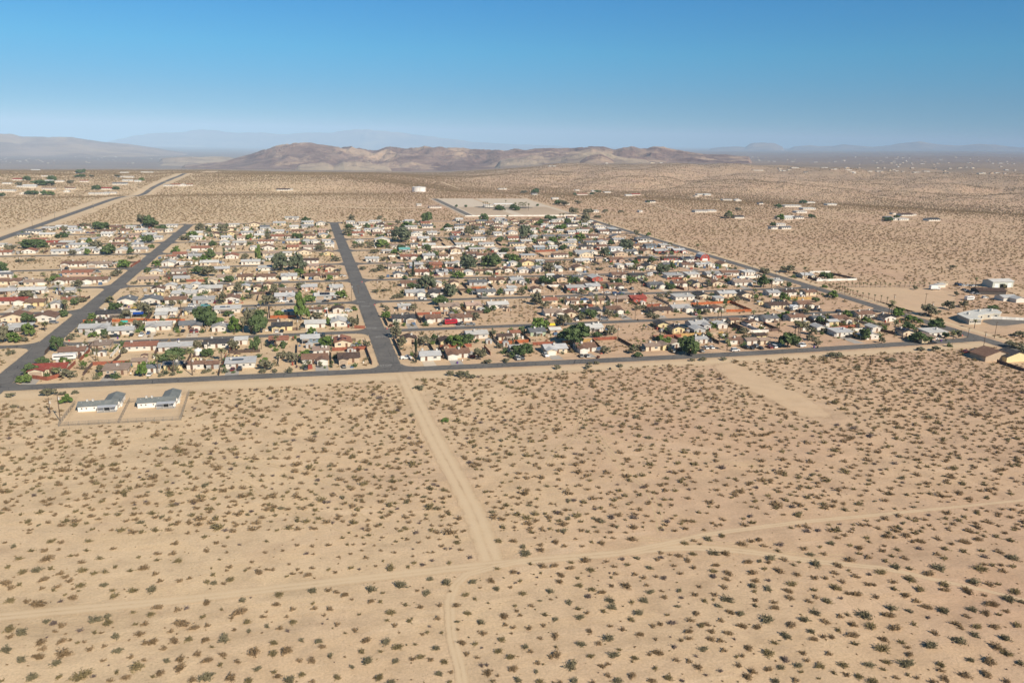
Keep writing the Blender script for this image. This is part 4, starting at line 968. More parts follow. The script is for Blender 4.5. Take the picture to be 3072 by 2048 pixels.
TS = '''
A p 1455,680,80,185 1600,670,80,170 1768,690,80,245 2035,560,80,125 600,95,110,95 415,285,90,85 2235,300,60,150 1662,100,80,100 520,700,120,85
A d 1060,105,105,75 500,470,85,120 215,690,120,85 395,590,105,60 1580,555,200,95 1910,520,100,70 850,255,100,55 260,215,100,75 605,150,80,55 1900,235,190,170 2100,150,80,50 960,328,60,55 2330,480,80,110 2090,580,70,60 960,200,90,35 800,205,60,30
A g 165,755,85,50 240,755,90,60 270,330,85,105 130,385,100,80 1310,700,85,120 855,340,70,42 2010,225,100,65 2160,300,110,130 850,170,80,40 615,942,92,62 1120,250,60,45 590,575,80,40
A o 620,710,120,65 940,665,90,62 1135,490,55,45 2140,465,95,100 1330,140,125,105 1160,172,90,75 1265,280,85,95 30,385,105,130 2310,305,110,220 1810,440,70,70 735,262,70,45 440,872,110,52 100,892,65,35 650,300,50,32 660,338,52,30 625,367,60,30 1580,50,60,45 1010,25,60,45 710,45,60,70 220,378,70,35 100,245,70,30 105,495,60,30 570,870,60,25 690,860,50,28 965,350,65,30 1590,185,80,25 780,430,60,45 1700,500,80,50 1875,670,45,35 1590,695,45,32 1480,700,50,28
B g 415,185,120,225 450,525,100,65 510,322,80,68 640,425,130,92 1830,425,150,110 665,230,60,62 70,610,70,80 215,155,80,55 900,98,50,40 1155,160,95,48 1735,1112,70,25
B d 30,300,190,205 215,150,70,50 1940,420,140,112 260,430,70,50 2120,117,80,35 2180,92,60,40 1700,35,130,70 1640,362,60,50 2030,392,40,35 15,420,60,90
B o 85,640,110,90 330,575,90,100 235,535,90,65 550,170,105,52 885,242,90,88 1290,345,110,112 1335,425,80,92 1540,425,115,95 2045,545,120,108 1450,95,90,60 2020,185,80,78 1820,122,90,40 1040,432,70,62 2235,442,60,48 2130,582,80,38 1200,95,50,38 1160,68,40,28 1900,705,110,55 1787,695,62,48 1980,715,70,35 305,662,70,42 170,662,50,30 65,668,62,40 1260,460,50,22 1420,820,90,30 2300,570,70,35 2310,520,50,35 485,610,40,60 590,620,36,60
B c 1470,570,38,188 935,215,22,70
B p 185,435,60,112 895,98,52,50
B r 1203,250,36,28 932,470,50,32
C g 265,275,165,112 1410,425,120,82 85,292,60,50 1360,380,80,55
C d 580,392,300,170 790,347,90,52 710,175,120,92 110,515,180,115 1625,495,180,165 2340,165,50,50 1160,520,80,42
C o 470,245,130,115 640,190,70,62 880,165,85,85 900,322,110,92 850,490,90,72 1110,492,100,62 310,80,80,75 560,98,90,60 2130,305,90,50 1780,135,65,52 1330,170,60,30 1270,165,60,35 415,632,65,38 700,632,70,38 710,590,45,22 775,590,45,30 995,612,65,25 1760,555,70,32 1650,560,50,25 1940,550,60,25 330,180,50,40
C p 605,470,62,75 1690,490,75,115 1900,405,60,110 1975,465,70,112 1720,205,60,72 1890,195,42,105 1920,185,42,95 1945,115,40,70 2215,170,50,80 770,85,60,115
C r 790,532,36,20 1650,492,62,35
D d 180,745,185,135 520,118,110,65 485,525,80,60 890,672,90,98 1290,582,110,58 1400,692,170,75 1530,565,120,75 195,188,50,45 1620,652,52,46 430,325,60,42 2060,392,80,32 560,120,60,50
D g 590,282,90,58 145,315,95,68 165,467,110,50 720,455,80,48 1280,455,105,70 1320,492,90,40 1390,515,70,36 490,192,50,22 900,512,90,42
D o 190,52,130,62 310,565,110,62 400,622,100,62 520,605,60,45 1045,702,42,52 1475,452,140,95 1665,392,90,68 1800,375,72,55 1010,565,80,52 1750,650,50,60 340,430,60,40 1700,20,50,30 2310,640,80,40 2150,235,50,70 1725,270,35,40 1350,210,40,30 465,725,65,45 400,678,100,45 1540,775,75,40 620,830,120,40 1140,870,80,30 1400,770,80,28 2240,740,130,45 2330,790,90,50
D p 240,700,42,200 268,705,42,185 288,700,40,170 332,112,42,108 270,305,36,75 1165,605,110,115 1700,672,60,85 1125,432,60,92 1168,438,70,122 1895,565,28,75 30,195,52,85 120,192,42,45 1900,215,36,105
E d 910,270,110,62 1395,258,110,92 1490,275,80,42 1370,388,85,62 310,445,150,72 400,432,80,52 1000,497,110,78 1950,422,60,42 1935,532,80,68 1355,662,55,36 1820,682,110,62 2110,755,70,58 1205,497,60,52 570,345,90,35 240,435,50,40 700,965,60,60 20,655,80,70
E g 1770,342,90,52 2290,362,60,48 1620,485,70,52 1880,562,90,48 1150,622,90,66 510,757,90,58 1440,615,60,58 805,502,40,50 1440,440,50,30 820,412,60,55 2220,790,60,40
E o 1300,245,80,105 1850,298,110,82 2040,305,90,78 110,485,80,62 890,445,100,62 590,305,50,62 780,255,80,38 1700,372,80,42 2250,542,60,48 710,792,80,52 1915,705,120,92 1730,615,50,42 2200,855,90,92 2040,935,90,82 850,935,60,42 250,912,130,72 640,895,90,42 2300,905,80,42 670,502,60,42 2160,662,50,42 2190,800,60,50 500,700,50,25 1240,770,50,22 1375,775,50,20 1465,775,50,22 1680,755,50,22 290,560,60,20 170,570,60,20 1060,700,60,40 1110,680,60,40 1210,540,60,20
E p 440,782,46,65 400,705,50,42 1440,852,46,95 1690,850,42,65 1015,950,62,65 545,875,46,112 590,885,42,82 740,905,46,85 435,962,46,95 600,1000,72,72 1200,485,42,90 1480,580,40,45 1690,905,42,60
F d 460,202,80,42 370,358,90,52 1580,208,100,98 865,268,80,42 1570,462,90,52 1330,462,90,52 1640,388,40,42 2095,198,90,68 2240,382,80,42 2280,482,90,45 2170,612,150,112 1370,728,50,32 1430,812,80,52 1690,962,130,75 2240,875,60,62 1020,262,60,42 1770,262,90,42 1650,522,60,52 2310,555,80,62 245,822,70,42 1500,562,60,40 1270,592,40,30
F g 1390,248,120,42 1160,432,120,72 400,682,90,52 20,562,50,140 1860,712,100,52 680,738,60,52 500,935,90,62 780,902,90,72 1230,252,60,32 2000,452,140,32 1960,855,60,42 1490,480,60,36 1270,490,60,36
F e 1340,385,170,125 230,655,120,155 385,645,130,135 1940,645,160,145 1570,825,150,135 1790,885,125,105
F o 875,198,60,62 1135,192,50,48 850,322,90,62 1060,442,60,62 110,362,40,52 1950,332,80,92 2140,332,50,52 410,822,80,62 170,885,70,112 110,952,130,75 590,462,80,48 1090,490,70,40 1150,650,80,60 1300,230,50,50 700,300,50,30 730,560,90,40 2010,300,60,70 2180,300,60,60 1180,560,70,40 960,640,70,30 1090,660,70,30 1150,720,70,25 1100,850,60,30 1320,900,80,40 1270,910,50,40 1180,840,60,25 950,430,80,30 900,440,50,30 2180,720,50,40
F c 1445,702,36,115 495,700,18,50
F p 1370,640,36,75 1360,600,36,60 40,990,50,70 1205,600,30,45 390,855,46,70 2310,195,36,60 1180,215,36,50
G d 340,192,110,52 510,222,60,52 470,457,80,46 910,422,60,52 310,777,120,72 590,762,80,58 970,795,110,75 2310,805,100,105 1290,577,80,52 1470,642,70,62 1980,762,50,42 1460,818,90,46 665,272,50,42 270,220,50,40
G g 450,268,110,42 370,397,90,52 620,372,110,62 20,575,110,72 1100,762,90,52 250,232,80,42 200,397,60,42 1190,330,40,30 1130,590,60,40
G e 120,355,120,115 1040,470,120,102 850,525,90,85 1370,682,110,95
G o 670,215,80,92 160,492,70,62 340,662,90,92 1170,335,50,62 230,962,100,112 90,875,60,72 640,865,70,52 2310,695,90,72 2060,925,60,42 1820,525,90,32 1730,545,60,52 430,605,50,42 100,222,50,42 1500,430,60,40 700,130,90,50 560,130,80,60 430,40,70,45 480,55,60,50 1990,170,70,55 2070,100,50,30 780,170,70,30 1450,870,60,35 1350,890,60,30 1280,1070,70,35 1330,1085,60,35 1190,870,60,30 800,640,80,20 760,600,60,20 1150,1010,60,40 1190,1000,60,40 640,1100,60,60
G p 1125,672,110,85 1620,832,62,92 1800,808,50,82 915,885,50,115 840,895,46,125 1840,722,46,72 2230,885,52,75 770,1005,50,140 210,662,40,92 310,722,40,72 480,642,30,92 1660,462,40,62 1380,560,34,45 440,180,36,60 470,180,36,60 30,95,26,70 150,100,26,70 60,75,20,40 80,78,20,40 100,80,22,42 120,80,20,40 910,260,26,50
F d 2230,95,60,42
I d 250,555,60,32 480,560,60,40 380,600,150,40 300,685,90,30 400,690,50,35 1070,640,50,25 890,640,60,35 730,490,50,30 775,490,26,35 730,525,90,20 20,700,50,25
I g 460,690,70,30 1300,560,40,25
I o 180,600,50,25 840,530,40,25 1075,530,50,25 650,580,60,22
K d 210,675,70,42 415,780,60,45 575,690,30,20 735,685,50,18 780,665,60,20 1250,760,30,18
K o 475,785,70,40 110,672,60,25 600,770,60,30 860,850,60,30 1000,850,50,20
K g 1985,900,70,60
H d 90,380,70,32 400,475,70,32 1105,500,90,32 40,550,50,38 320,340,60,30 1180,470,40,20
H g 110,485,70,46
'''
TREEXY = []
for line in TS.strip().splitlines():
    t, k, *items = line.split()
    for it in items:
        px, py, pw, ph = [float(v) for v in it.split(',')]; x, y = ZT(t, px, py); s = slant(x, y)/F_PX/3.0625
        wd, hh_ = pw*s, ph*s/.97
        for xr in (XL, XM, XR):
            if abs(x-xr) < 8 and y < 1060 and not (xr == XR and y < 345): x = xr+(8.5 if x > xr else -8.5)
        TREEXY.append((x, y, wd*.4))
        if k == 'p': palm(x, y, max(2.5, hh_), max(1.7, min(2.7, wd*.62)))
        else: tree(x, y, max(1.5, wd), max(1.1, hh_), k)
# rows of young palms beside the right road and along the cleared yard
def row_palms(pts, n, h0, h1, nm):
    L = [ZT('D', *q) for q in pts]; xs = np.interp(np.linspace(0, 1, n), np.linspace(0, 1, len(L)), [q[0] for q in L]); ys = np.interp(np.linspace(0, 1, n), np.linspace(0, 1, len(L)), [q[1] for q in L])
    for k in range(n): palm(float(xs[k]), float(ys[k]), random.uniform(h0, h1), random.uniform(1.0, 1.3), nm, 'young palms set out in rows')
row_palms([(655, 228), (790, 268), (1090, 345)], 12, 4.2, 5.6, 'young roadside palm')
row_palms([(560, 192), (960, 192), (1480, 183)], 24, 3.4, 4.6, 'young row palm')

# campground north of the town: pads, gravel lanes, palms
cg = [G(1290, 596), G(1572, 594), G(1744, 649), G(1398, 651)]
cg = [(215, 1384), (388, 1384), (377, 1072), (214, 1072)]
tag(pad('campground_lot', cg, M_GRAV, .35, 3), kind='structure')
tag(strip('campground_lane', [(222, 1075), (222, 1380)], 10, M_OLD, .42, feather=.1), kind='structure')
tag(strip('campground_lane', [(292, 1225), (292, 1380)], 7, M_BARE, .42, feather=.1), kind='structure')
tag(strip('campground_lane', [(258, 1214), (300, 1190), (345, 1204)], 20, M_OLD, .45, feather=.1), kind='structure')
for k in range(11):
    y = 1084+k*12.2
    for (x0, x1) in ((230, 285), (300, 372)):
        if k > 8 and x0 > 290: x0 = 345
        if k > 8 and x1 < 290: x1 = 262
        tag(strip('parking_row', [(x0, y), (x1, y)], 4.2, M_BARE, .5, feather=.12), kind='structure')
        m = MB(); m.box(x0, y-.12, 0, x1, y+.12, .16); o = m.obj('kerb_log', M_WOOD, None, (.36, .27, .2), loc=(0, 2.6, .35)); tag(o, kind='structure')
h = house(280, 1212, 14, 10, 'f', 'w', 'w', 'S', extras=False, name='office_building'); tag(h, 'white flat-roofed office in the middle of the gravel campground', 'building')
cn = empty('canopy', 303, 1216, .4); m = MB(); m.box(-15, -5, 4.2, 15, 5, 4.9); m.obj('canopy_roof', M_METAL, cn, (.75, .75, .73))
for sx in (-12, -4, 4, 12):
    for sy in (-4, 4): m = MB(); m.box(sx-.2, sy-.2, -.3, sx+.2, sy+.2, 4.2); m.obj('column', M_WHITE, cn)
tag(cn, 'long white canopy on columns in the middle of the gravel campground', 'canopy')
for (px, py) in ((1450, 625), (1456, 626), (1462, 625), (1468, 628), (1517, 617), (1546, 626), (1558, 622), (1562, 624), (1566, 622), (1570, 624), (1574, 623), (1578, 625), (1586, 628)):
    x, y = G(px, py); palm(x, y, random.uniform(8, 11), 2.0, 'campground fan palm', 'palms of the gravel campground')
for (px, py, w_, h_) in ((1500, 630, 14, 7), (1508, 632, 8, 5), (1545, 630, 16, 8), (1552, 632, 10, 6), (1490, 630, 6, 4), (1369, 622, 5, 4), (1398, 622, 5, 4), (1613, 619, 5, 4)):
    x, y = G(px, py); tree(x, y, w_, h_, 'd', 'dark campground tree')
# block walls round it
for a_, b_ in (((214, 1068), (300, 1068)), ((300, 1068), (374, 1068))): board_fence(a_, b_, FC['w'][1], 'white block wall at campground edge', 'wall')

# water tank on the rise behind the town
x, y = G(1257, 575); z = float(ht(x, y)); tk = empty('water_tank', x, y, z)
m = MB(); m.tube([(0, 0, -1), (0, 0, 8.8)], [13.5, 13.5], 40); m.obj('tank_shell', M_WHITE, tk)
m = MB(); m.tube([(0, 0, 8.8), (0, 0, 9.0), (0, 0, 10.2)], [13.8, 13.8, .5], 40); m.obj('tank_roof', M_WHITE, tk)
m = MB(); m.tube([(0, 0, 10), (0, 0, 11)], [.7, .7], 8); m.obj('roof_vent', M_WHITE, tk)
m = MB(); m.box(-.3, -13.75, 0, .3, -13.55, 9.5); m.obj('ladder', M_GALV, tk)
tag(tk, 'large round white water tank on the rise behind the town', 'water tank')

# curved clinic building right of the right road
x0, y0 = ZT('D', 1935, 515)
cb = empty('curved_building', x0, y0)
def arc_poly(r0, r1, a0, a1, n, c):
    o = [(c[0]+r1*math.cos(t), c[1]+r1*math.sin(t)) for t in np.linspace(a0, a1, n)]; i = [(c[0]+r0*math.cos(t), c[1]+r0*math.sin(t)) for t in np.linspace(a1, a0, n)]; return o+i
A_ = [np.array(ZT('D', *q))-np.array((x0, y0)) for q in ((1735, 482), (1790, 508), (1845, 532), (1955, 529), (1917, 512), (1928, 494), (1985, 482), (2060, 477), (2118, 480), (2134, 467), (2090, 442), (1990, 437), (1890, 447), (1800, 464))]
def ring_prism(poly, z0, z1):
    m = MB(); n = len(poly); m.V = [(q[0], q[1], z0) for q in poly]+[(q[0], q[1], z1) for q in poly]
    ar = sum(poly[i][0]*poly[(i+1) % n][1]-poly[(i+1) % n][0]*poly[i][1] for i in range(n))
    top = tuple(range(n, 2*n)); m.F = [top if ar > 0 else top[::-1]]+[((i, (i+1) % n, n+(i+1) % n, n+i) if ar > 0 else (i, n+i, n+(i+1) % n, (i+1) % n)) for i in range(n)]
    return m
c_ = sum(A_)/len(A_)
ring_prism(A_, -.3, 3.2).obj('wall', M_WALL, cb, (.50, .46, .38))
ring_prism([c_+(q-c_)*(1+.7/np.linalg.norm(q-c_)) for q in A_], 3.2, 3.6).obj('roof', M_ROOF, cb, (.62, .62, .58))
for q in ((1830, 492), (1930, 462), (2040, 458)):
    p_ = np.array(ZT('D', *q))-np.array((x0, y0)); link('rooftop_cooler', shared('cool', _cool), cb, (p_[0], p_[1], 3.7), .2, scale=(1.4, 1.4, 1.2))
for f_ in (.12, .3, .5, .7, .88):
    q = A_[2]+(A_[3]-A_[2])*f_; a_ = math.atan2(*(A_[3]-A_[2])[::-1]); add_window(cb, q[0], q[1], 1.2, 1.4, 1.2, a_)
for i in range(4, 8):
    q = (A_[i]+A_[i+1])/2; a_ = math.atan2(*(A_[i+1]-A_[i])[::-1]); add_window(cb, q[0], q[1], 1.0, 1.7, 1.5, a_)
tag(cb, 'crescent-shaped building with white flat roof right of the right road', 'building')
xs = [q[0]+x0 for q in A_]; ys = [q[1]+y0 for q in A_]; BOX.append((min(xs)-3, min(ys)-3, max(xs)+3, max(ys)+3))
tag(pad('clinic_car_park', [ZT('D', *q) for q in ((1960, 505), (1975, 488), (2060, 478), (2352, 492), (2600, 505), (2600, 540), (2352, 522), (2180, 545), (2060, 540))], M_OLD, .03, 1.5), kind='structure')

# warehouse, brown barn roof and junk yard at the right edge
def simple_building(name, t, px, py, w_, d, e, rk, wk, form, label, cat='building', doors=0, rot=0):
    x, y = ZT(t, px, py); h = house(x, y, w_, d, form, rk, wk, 'N', rot=rot, name=name, extras=False, eave=e)
    for k in range(doors):
        m = MB(); m.box(-1.9, -.08, 0, 1.9, 0, e*.72); m.obj('roller_door', M_METAL, h, (.68, .7, .7), loc=((k-.5*(doors-1))*w_*.62, -d/2, 0))
    BOX.append((x-w_/2-1, y-3, x+w_/2+1, y+d+1)); tag(h, label, cat); return h
simple_building('warehouse', 'D', 2155, 192, 19.5, 10, 4.7, 'w', 'm', 'g', 'pale green metal warehouse with two roller doors at the right edge', 'warehouse', 2)
simple_building('open_shed', 'D', 2075, 258, 20, 11, 2.8, 'B', 'k', 'g', 'low brown-roofed shed in front of the metal warehouse', 'shed', rot=-.25)
simple_building('house', 'D', 2225, 315, 12, 8, 2.6, 'l', 'w', 'r', 'pale house with blue-grey roof below the brown-roofed shed', 'house')
simple_building('shed', 'D', 2320, 330, 8, 6, 2.7, 'l', 'w', 'n', 'small pale blue shed at the right edge below the brown-roofed shed', 'shed')
simple_building('shipping_container', 'D', 1590, 192, 8.5, 2.8, 2.4, 'w', 'w', 'f', 'long white storage container behind the box truck', 'container', rot=.1)
simple_building('shipping_container', 'D', 1612, 176, 8.5, 2.8, 2.4, 'c', 'c', 'f', 'cream storage container behind the white one', 'container', rot=.1)
x, y = ZT('D', 2110, 868); simple_building('house', 'D', 2120, 866, 17, 10, 2.8, 'b', 't', 'n', 'brown-roofed tan house on the near side of the right road corner', 'house', rot=.0)
simple_building('house', 'D', 2300, 872, 15, 9, 2.8, 'k', 'y', 'n', 'yellow house with black roof at the right edge of the photo', 'house')
# red gambrel barn with white trim
x, y = ZT('G', 1772, 560); b_ = empty('barn', x, y+5); BOX.append((x-6, y-2, x+6, y+12))
gm = [(-4.6, -.2), (4.6, -.2), (4.6, 3), (3.4, 5.2), (0, 6.8), (-3.4, 5.2), (-4.6, 3)]
m = MB(); m.prism(gm, 1, -5, 5); m.obj('wall', M_WALL, b_, (.36, .06, .05))
m = MB()
for i in range(2, 6):
    (x1, z1), (x2, z2) = gm[i], gm[i+1]; o_ = [(x1, z1+.02), (x1, z1+.22), (x2, z2+.22), (x2, z2+.02)]; m.prism(o_, 1, -5.4, 5.4)
m.obj('roof', M_ROOF, b_, (.6, .58, .56))
m = MB(); m.box(-2.6, -5.1, 0, 2.6, -5.02, 2.3); m.obj('garage_door', M_WHITE, b_)
add_window(b_, -1.6, -5.02, 3.2); add_window(b_, 1.6, -5.02, 3.2); add_window(b_, 0, -5.02, 4.9, 1.2, .9)
tag(b_, 'red gambrel barn with white trim and door by the right road', 'barn')
# two-storey teal and white house
x, y = ZT('G', 955, 502); t2 = empty('house', x, y+5); BOX.append((x-8, y-3, x+8, y+12))
m = MB(); m.box(-7.5, -4, -.2, 7.5, 4, 3); m.obj('lower_wall', M_WALL, t2, (.20, .52, .48)); m = MB(); m.box(-4.5, -3.6, 3.2, 7, 3.6, 6.2); m.obj('upper_wall', M_WALL, t2, (.70, .70, .68))
m = MB(); m.box(-8, -5.2, 3, 8, 4.4, 3.2); m.obj('terrace', M_WALL, t2, (.6, .6, .58)); m = MB(); m.box(-5, -4.2, 6.2, 7.5, 4.1, 6.5); m.obj('roof', M_ROOF, t2, (.6, .62, .63))
for q in (-5, 0, 5): add_window(t2, q, -4, 1, 1.8, 1.2)
for q in (-2.5, 1.5, 5): add_window(t2, q, -3.6, 4.2, 2.2, 1.2)
tag(t2, 'two-storey teal and white house with terrace amid low houses', 'house')
# small dome tank
x, y = ZT('A', 1825, 500); d_ = empty('water_tank', x, y); m = MB(); m.tube([(0, 0, 0), (0, 0, 2.2), (0, 0, 2.9), (0, 0, 3.2)], [2.1, 2.1, 1.5, .3], 16); m.obj('tank_shell', M_WHITE, d_)
m = MB(); m.tube([(0, 0, 3.2), (0, 0, 3.5)], [.3, .3], 8); m.obj('lid', M_WHITE, d_); tag(d_, 'small white round tank behind the brown-roofed double house', 'water tank')

# ------------------------------------------------------------------ vehicles
def car_parts(kind):
    B_, Gl = MB(), MB()
    L, wd, zb, zr = dict(sedan=(4.6, 1.8, .85, 1.42), suv=(4.7, 1.9, 1.05, 1.75), pickup=(5.5, 1.95, 1.05, 1.8))[kind]; h = wd/2
    B_.prism([(-L/2, .35), (-L/2+.1, .3), (L/2-.1, .3), (L/2, .4), (L/2, zb-.2), (L/2-1.1, zb), (-L/2+.08, zb), (-L/2, zb-.15)], 1, -h, h)
    if kind == 'pickup':
        g0, g1, r0, r1 = -.5, 1.5, -.35, .9
        B_.box(-L/2+.1, -h+.08, zb+.01, -L/2+.2, h-.08, zb+.25)
        for s in (-1, 1): B_.box(-L/2+.1, s*(h-.08)-.06, zb+.01, -.55, s*(h-.08)+.06, zb+.25)
    elif kind == 'suv': g0, g1, r0, r1 = -L/2+.1, 1.15, -L/2+.35, .55
    else: g0, g1, r0, r1 = -1.7, 1.0, -1.15, .35
    Gl.hull8([(g0, -h+.06, zb+.005), (g1, -h+.06, zb+.005), (g1, h-.06, zb+.005), (g0, h-.06, zb+.005)], [(r0, -h+.22, zr-.04), (r1, -h+.22, zr-.04), (r1, h-.22, zr-.04), (r0, h-.22, zr-.04)])
    B_.box(r0-.03, -h+.2, zr-.04, r1+.03, h-.2, zr+.02)
    return B_.mesh('body', M_CAR), Gl.mesh('windows', M_GLASS), L, h
CP = {k: car_parts(k) for k in ('sedan', 'suv', 'pickup')}
def _wheel():
    m = MB(); m.tube([(0, -.12, 0), (0, .12, 0)], [.34, .34], 12); m.F.append(tuple(range(12))[::-1]); return m.mesh('wheel', M_RUBBER)
WHEEL = _wheel()
CC = dict(w=('white', (.72, .72, .71)), k=('black', (.02, .02, .023)), g=('grey', (.22, .225, .23)), r=('dark red', (.20, .02, .025)), b=('blue', (.04, .09, .22)), y=('yellow', (.62, .45, .08)), t=('tan', (.55, .45, .28)), e=('teal', (.10, .28, .30)))
def vehicle(x, y, c, kind, rot):
    b, g, L, h = CP[kind]; v = empty('parked_car' if kind != 'pickup' else 'pickup_truck', x, y, .04, rot)
    link('body', b, v, colr=CC[c][1]); link('windows', g, v)
    for sx in (-L*.3, L*.31):
        for sy in (-h+.1, h-.1): link('wheel', WHEEL, v, (sx, sy, .34))
    label_later(v, '%s %s parked' % (CC[c][0], dict(sedan='car', suv='SUV', pickup='pickup truck')[kind]), x, y, 'car' if kind != 'pickup' else 'pickup truck', 'vehicles parked in the yards')
def rv(x, y, L, rot, desc, c=(.72, .71, .69)):
    v = empty('camper', x, y, .04, rot); m = MB(); m.prism([(-L/2, .6), (L/2-.4, .6), (L/2, 1.3), (L/2-.2, 2.9), (-L/2, 3.0)], 1, -1.25, 1.25); m.obj('body', M_CAR, v, c)
    m = MB(); m.box(-L/2+.5, -1.3, 1.7, L/2-1.2, 1.3, 2.2); m.obj('window_band', M_GLASS, v)
    m = MB(); m.box(-.6, -.5, 3.0, .3, .5, 3.25); m.obj('roof_unit', M_COOL, v)
    for sx in (-L*.25, L*.3):
        for sy in (-1.1, 1.1): link('wheel', WHEEL, v, (sx, sy, .34))
    label_later(v, desc, x, y, 'camper', 'campers parked in the yards')
CS = '''
A p 1030,712,110,k 1302,330,48,w 1055,340,85,k 1890,975,1,w
A s 1378,690,45,w 1232,300,36,k 1366,308,34,b 1683,292,40,k 1765,292,40,r 1805,292,40,r 495,215,50,g 2140,636,36,r 2208,630,50,k 2055,622,28,k 310,250,60,k 2375,60,20,w
E s 1155,977,36,k 1350,965,32,k 1245,993,62,y 1470,983,52,w 1765,978,62,w 1980,945,34,r 2120,945,34,r 2182,947,32,w 1735,932,32,k 290,995,50,g 615,633,32,k 350,860,50,k 1360,895,50,w 1960,755,30,k 600,290,60,w 850,308,50,r 810,305,40,b
E p 1420,970,62,k 1890,976,62,e 960,622,70,w 890,666,50,g 880,295,40,g 390,315,60,g 285,318,60,k
B s 805,618,40,k 195,286,34,w 240,282,34,k 420,250,32,k 850,104,60,w 620,332,34,k 1690,230,32,k 1725,212,32,k 1860,227,36,k 1890,218,36,k 455,634,40,k 1550,170,50,g
B p 1380,540,72,w 920,425,62,g 150,408,70,k 1972,232,60,g 1015,330,1,k
C s 92,542,42,k 590,188,40,w 690,522,46,g 1640,135,42,k 1678,135,42,r 1480,480,46,k 1740,475,50,k 1775,445,48,w 1830,442,48,w 2148,444,46,k 2195,448,50,k 2280,448,50,k 2235,432,44,g 2050,468,82,w 1190,465,50,k 632,522,50,k
C p 45,545,50,g 308,515,60,w 845,185,70,g 1540,465,62,k 1790,202,62,g 2215,170,62,w
D s 50,742,50,w 10,745,40,r 312,727,50,w 652,418,60,k 472,405,40,k 1525,668,62,w 1818,788,62,r 1885,780,60,k 1992,768,72,b 200,402,40,k 60,335,60,w 125,330,50,k 1990,290,40,w
D p 285,730,50,w 430,405,55,k 290,415,62,k 1500,705,72,k 1942,775,66,b 1955,812,62,g 735,642,60,k
D s 1740,170,44,k 1770,175,44,b 1800,178,44,w 1835,178,44,w 1865,180,44,g 1890,182,44,w 1800,218,50,k 1830,228,50,w 1860,240,50,k 1890,250,50,w 1920,255,50,g 1990,160,60,k
F s 640,935,62,k 725,918,52,k 325,935,32,k 185,940,52,w 800,703,62,w 1515,908,26,w 1550,913,26,w 1615,898,32,k 1665,695,50,r 700,402,60,w 1045,572,26,k 1385,558,26,k 440,395,1,w 1645,665,40,g
F p 260,938,62,w 165,682,62,k 745,655,62,k 2050,895,40,k
G s 1320,818,38,k 985,832,36,k 1015,832,36,k 1045,832,38,k 770,838,36,k 555,853,42,k 950,864,52,b 1002,862,52,b 730,874,62,g 880,856,52,w 1685,808,32,r 1770,803,42,k 1190,643,32,b 160,662,32,r 1100,822,40,k
G p 665,920,50,b 1380,500,34,k 1000,885,50,k
'''
for line in CS.strip().splitlines():
    t, k, *items = line.split()
    for it in items:
        px, py, pw, c = it.split(','); px, py, pw = float(px), float(py), float(pw)
        if pw < 2: continue
        x, y = ZT(t, px, py); wm = pw/3.0625*slant(x, y)/F_PX
        for b_ in BOX:                                            # out of the living room
            if b_[0]+.5 < x < b_[2]-.5 and b_[1]+4.6 < y+2 < b_[3]: y = b_[1]+1.6
        rot = (0 if (wm > 3.3) else math.pi/2)+random.uniform(-.12, .12)
        vehicle(x, y, c, 'pickup' if k == 'p' else ('suv' if random.random() < .4 else 'sedan'), rot)
for (t, px, py, L, rot, d) in (('A', 600, 548, 10, .05, 'long white camper beside brown roof'), ('D', 1980, 252, 9, -.3, 'white bus beside brown shed'), ('D', 1848, 308, 7, .1, 'white camper alone on bare yard'),
                               ('E', 1712, 600, 10, 0, 'long white camper'), ('G', 1268, 700, 6, .8, 'white travel trailer'), ('C', 1430, 1, 6, 0, 'x'), ('D', 235, 398, 7, .5, 'white camper under trees'),
                               ('E', 55, 690, 7, .2, 'grey camper'), ('D', 1432, 705, 5, 0, 'tan box trailer'), ('B', 1015, 60, 0, 0, 'x')):
    if d == 'x': continue
    x, y = ZT(t, px, py); rv(x, y, L, rot, d, (.5, .42, .28) if 'tan' in d else (.72, .71, .69))
x, y = ZT('B', 1790, 222); rv(x, y, 7.5, .1, 'bright red camper', (.42, .015, .03))
x, y = ZT('D', 1530, 212); tr = empty('box_truck', x, y, 0, -.1); m = MB(); m.box(-4, -1.25, .9, 1.6, 1.25, 3.6); m.obj('cargo_box', M_CAR, tr, (.72, .72, .7))
m = MB(); m.prism([(1.7, .5), (3.8, .5), (3.8, 1.6), (3.1, 2.5), (1.7, 2.5)], 1, -1.1, 1.1); m.obj('cab', M_CAR, tr, (.6, .6, .6)); m = MB(); m.box(2.4, -1.12, 1.6, 3.1, 1.12, 2.2); m.obj('windows', M_GLASS, tr)
for sx in (-2.6, 2.8):
    for sy in (-1.05, 1.05): link('wheel', WHEEL, tr, (sx, sy, .4), scale=(1.2, 1.2, 1.2))
tag(tr, 'white box truck before the storage containers on the cleared yard', 'truck')

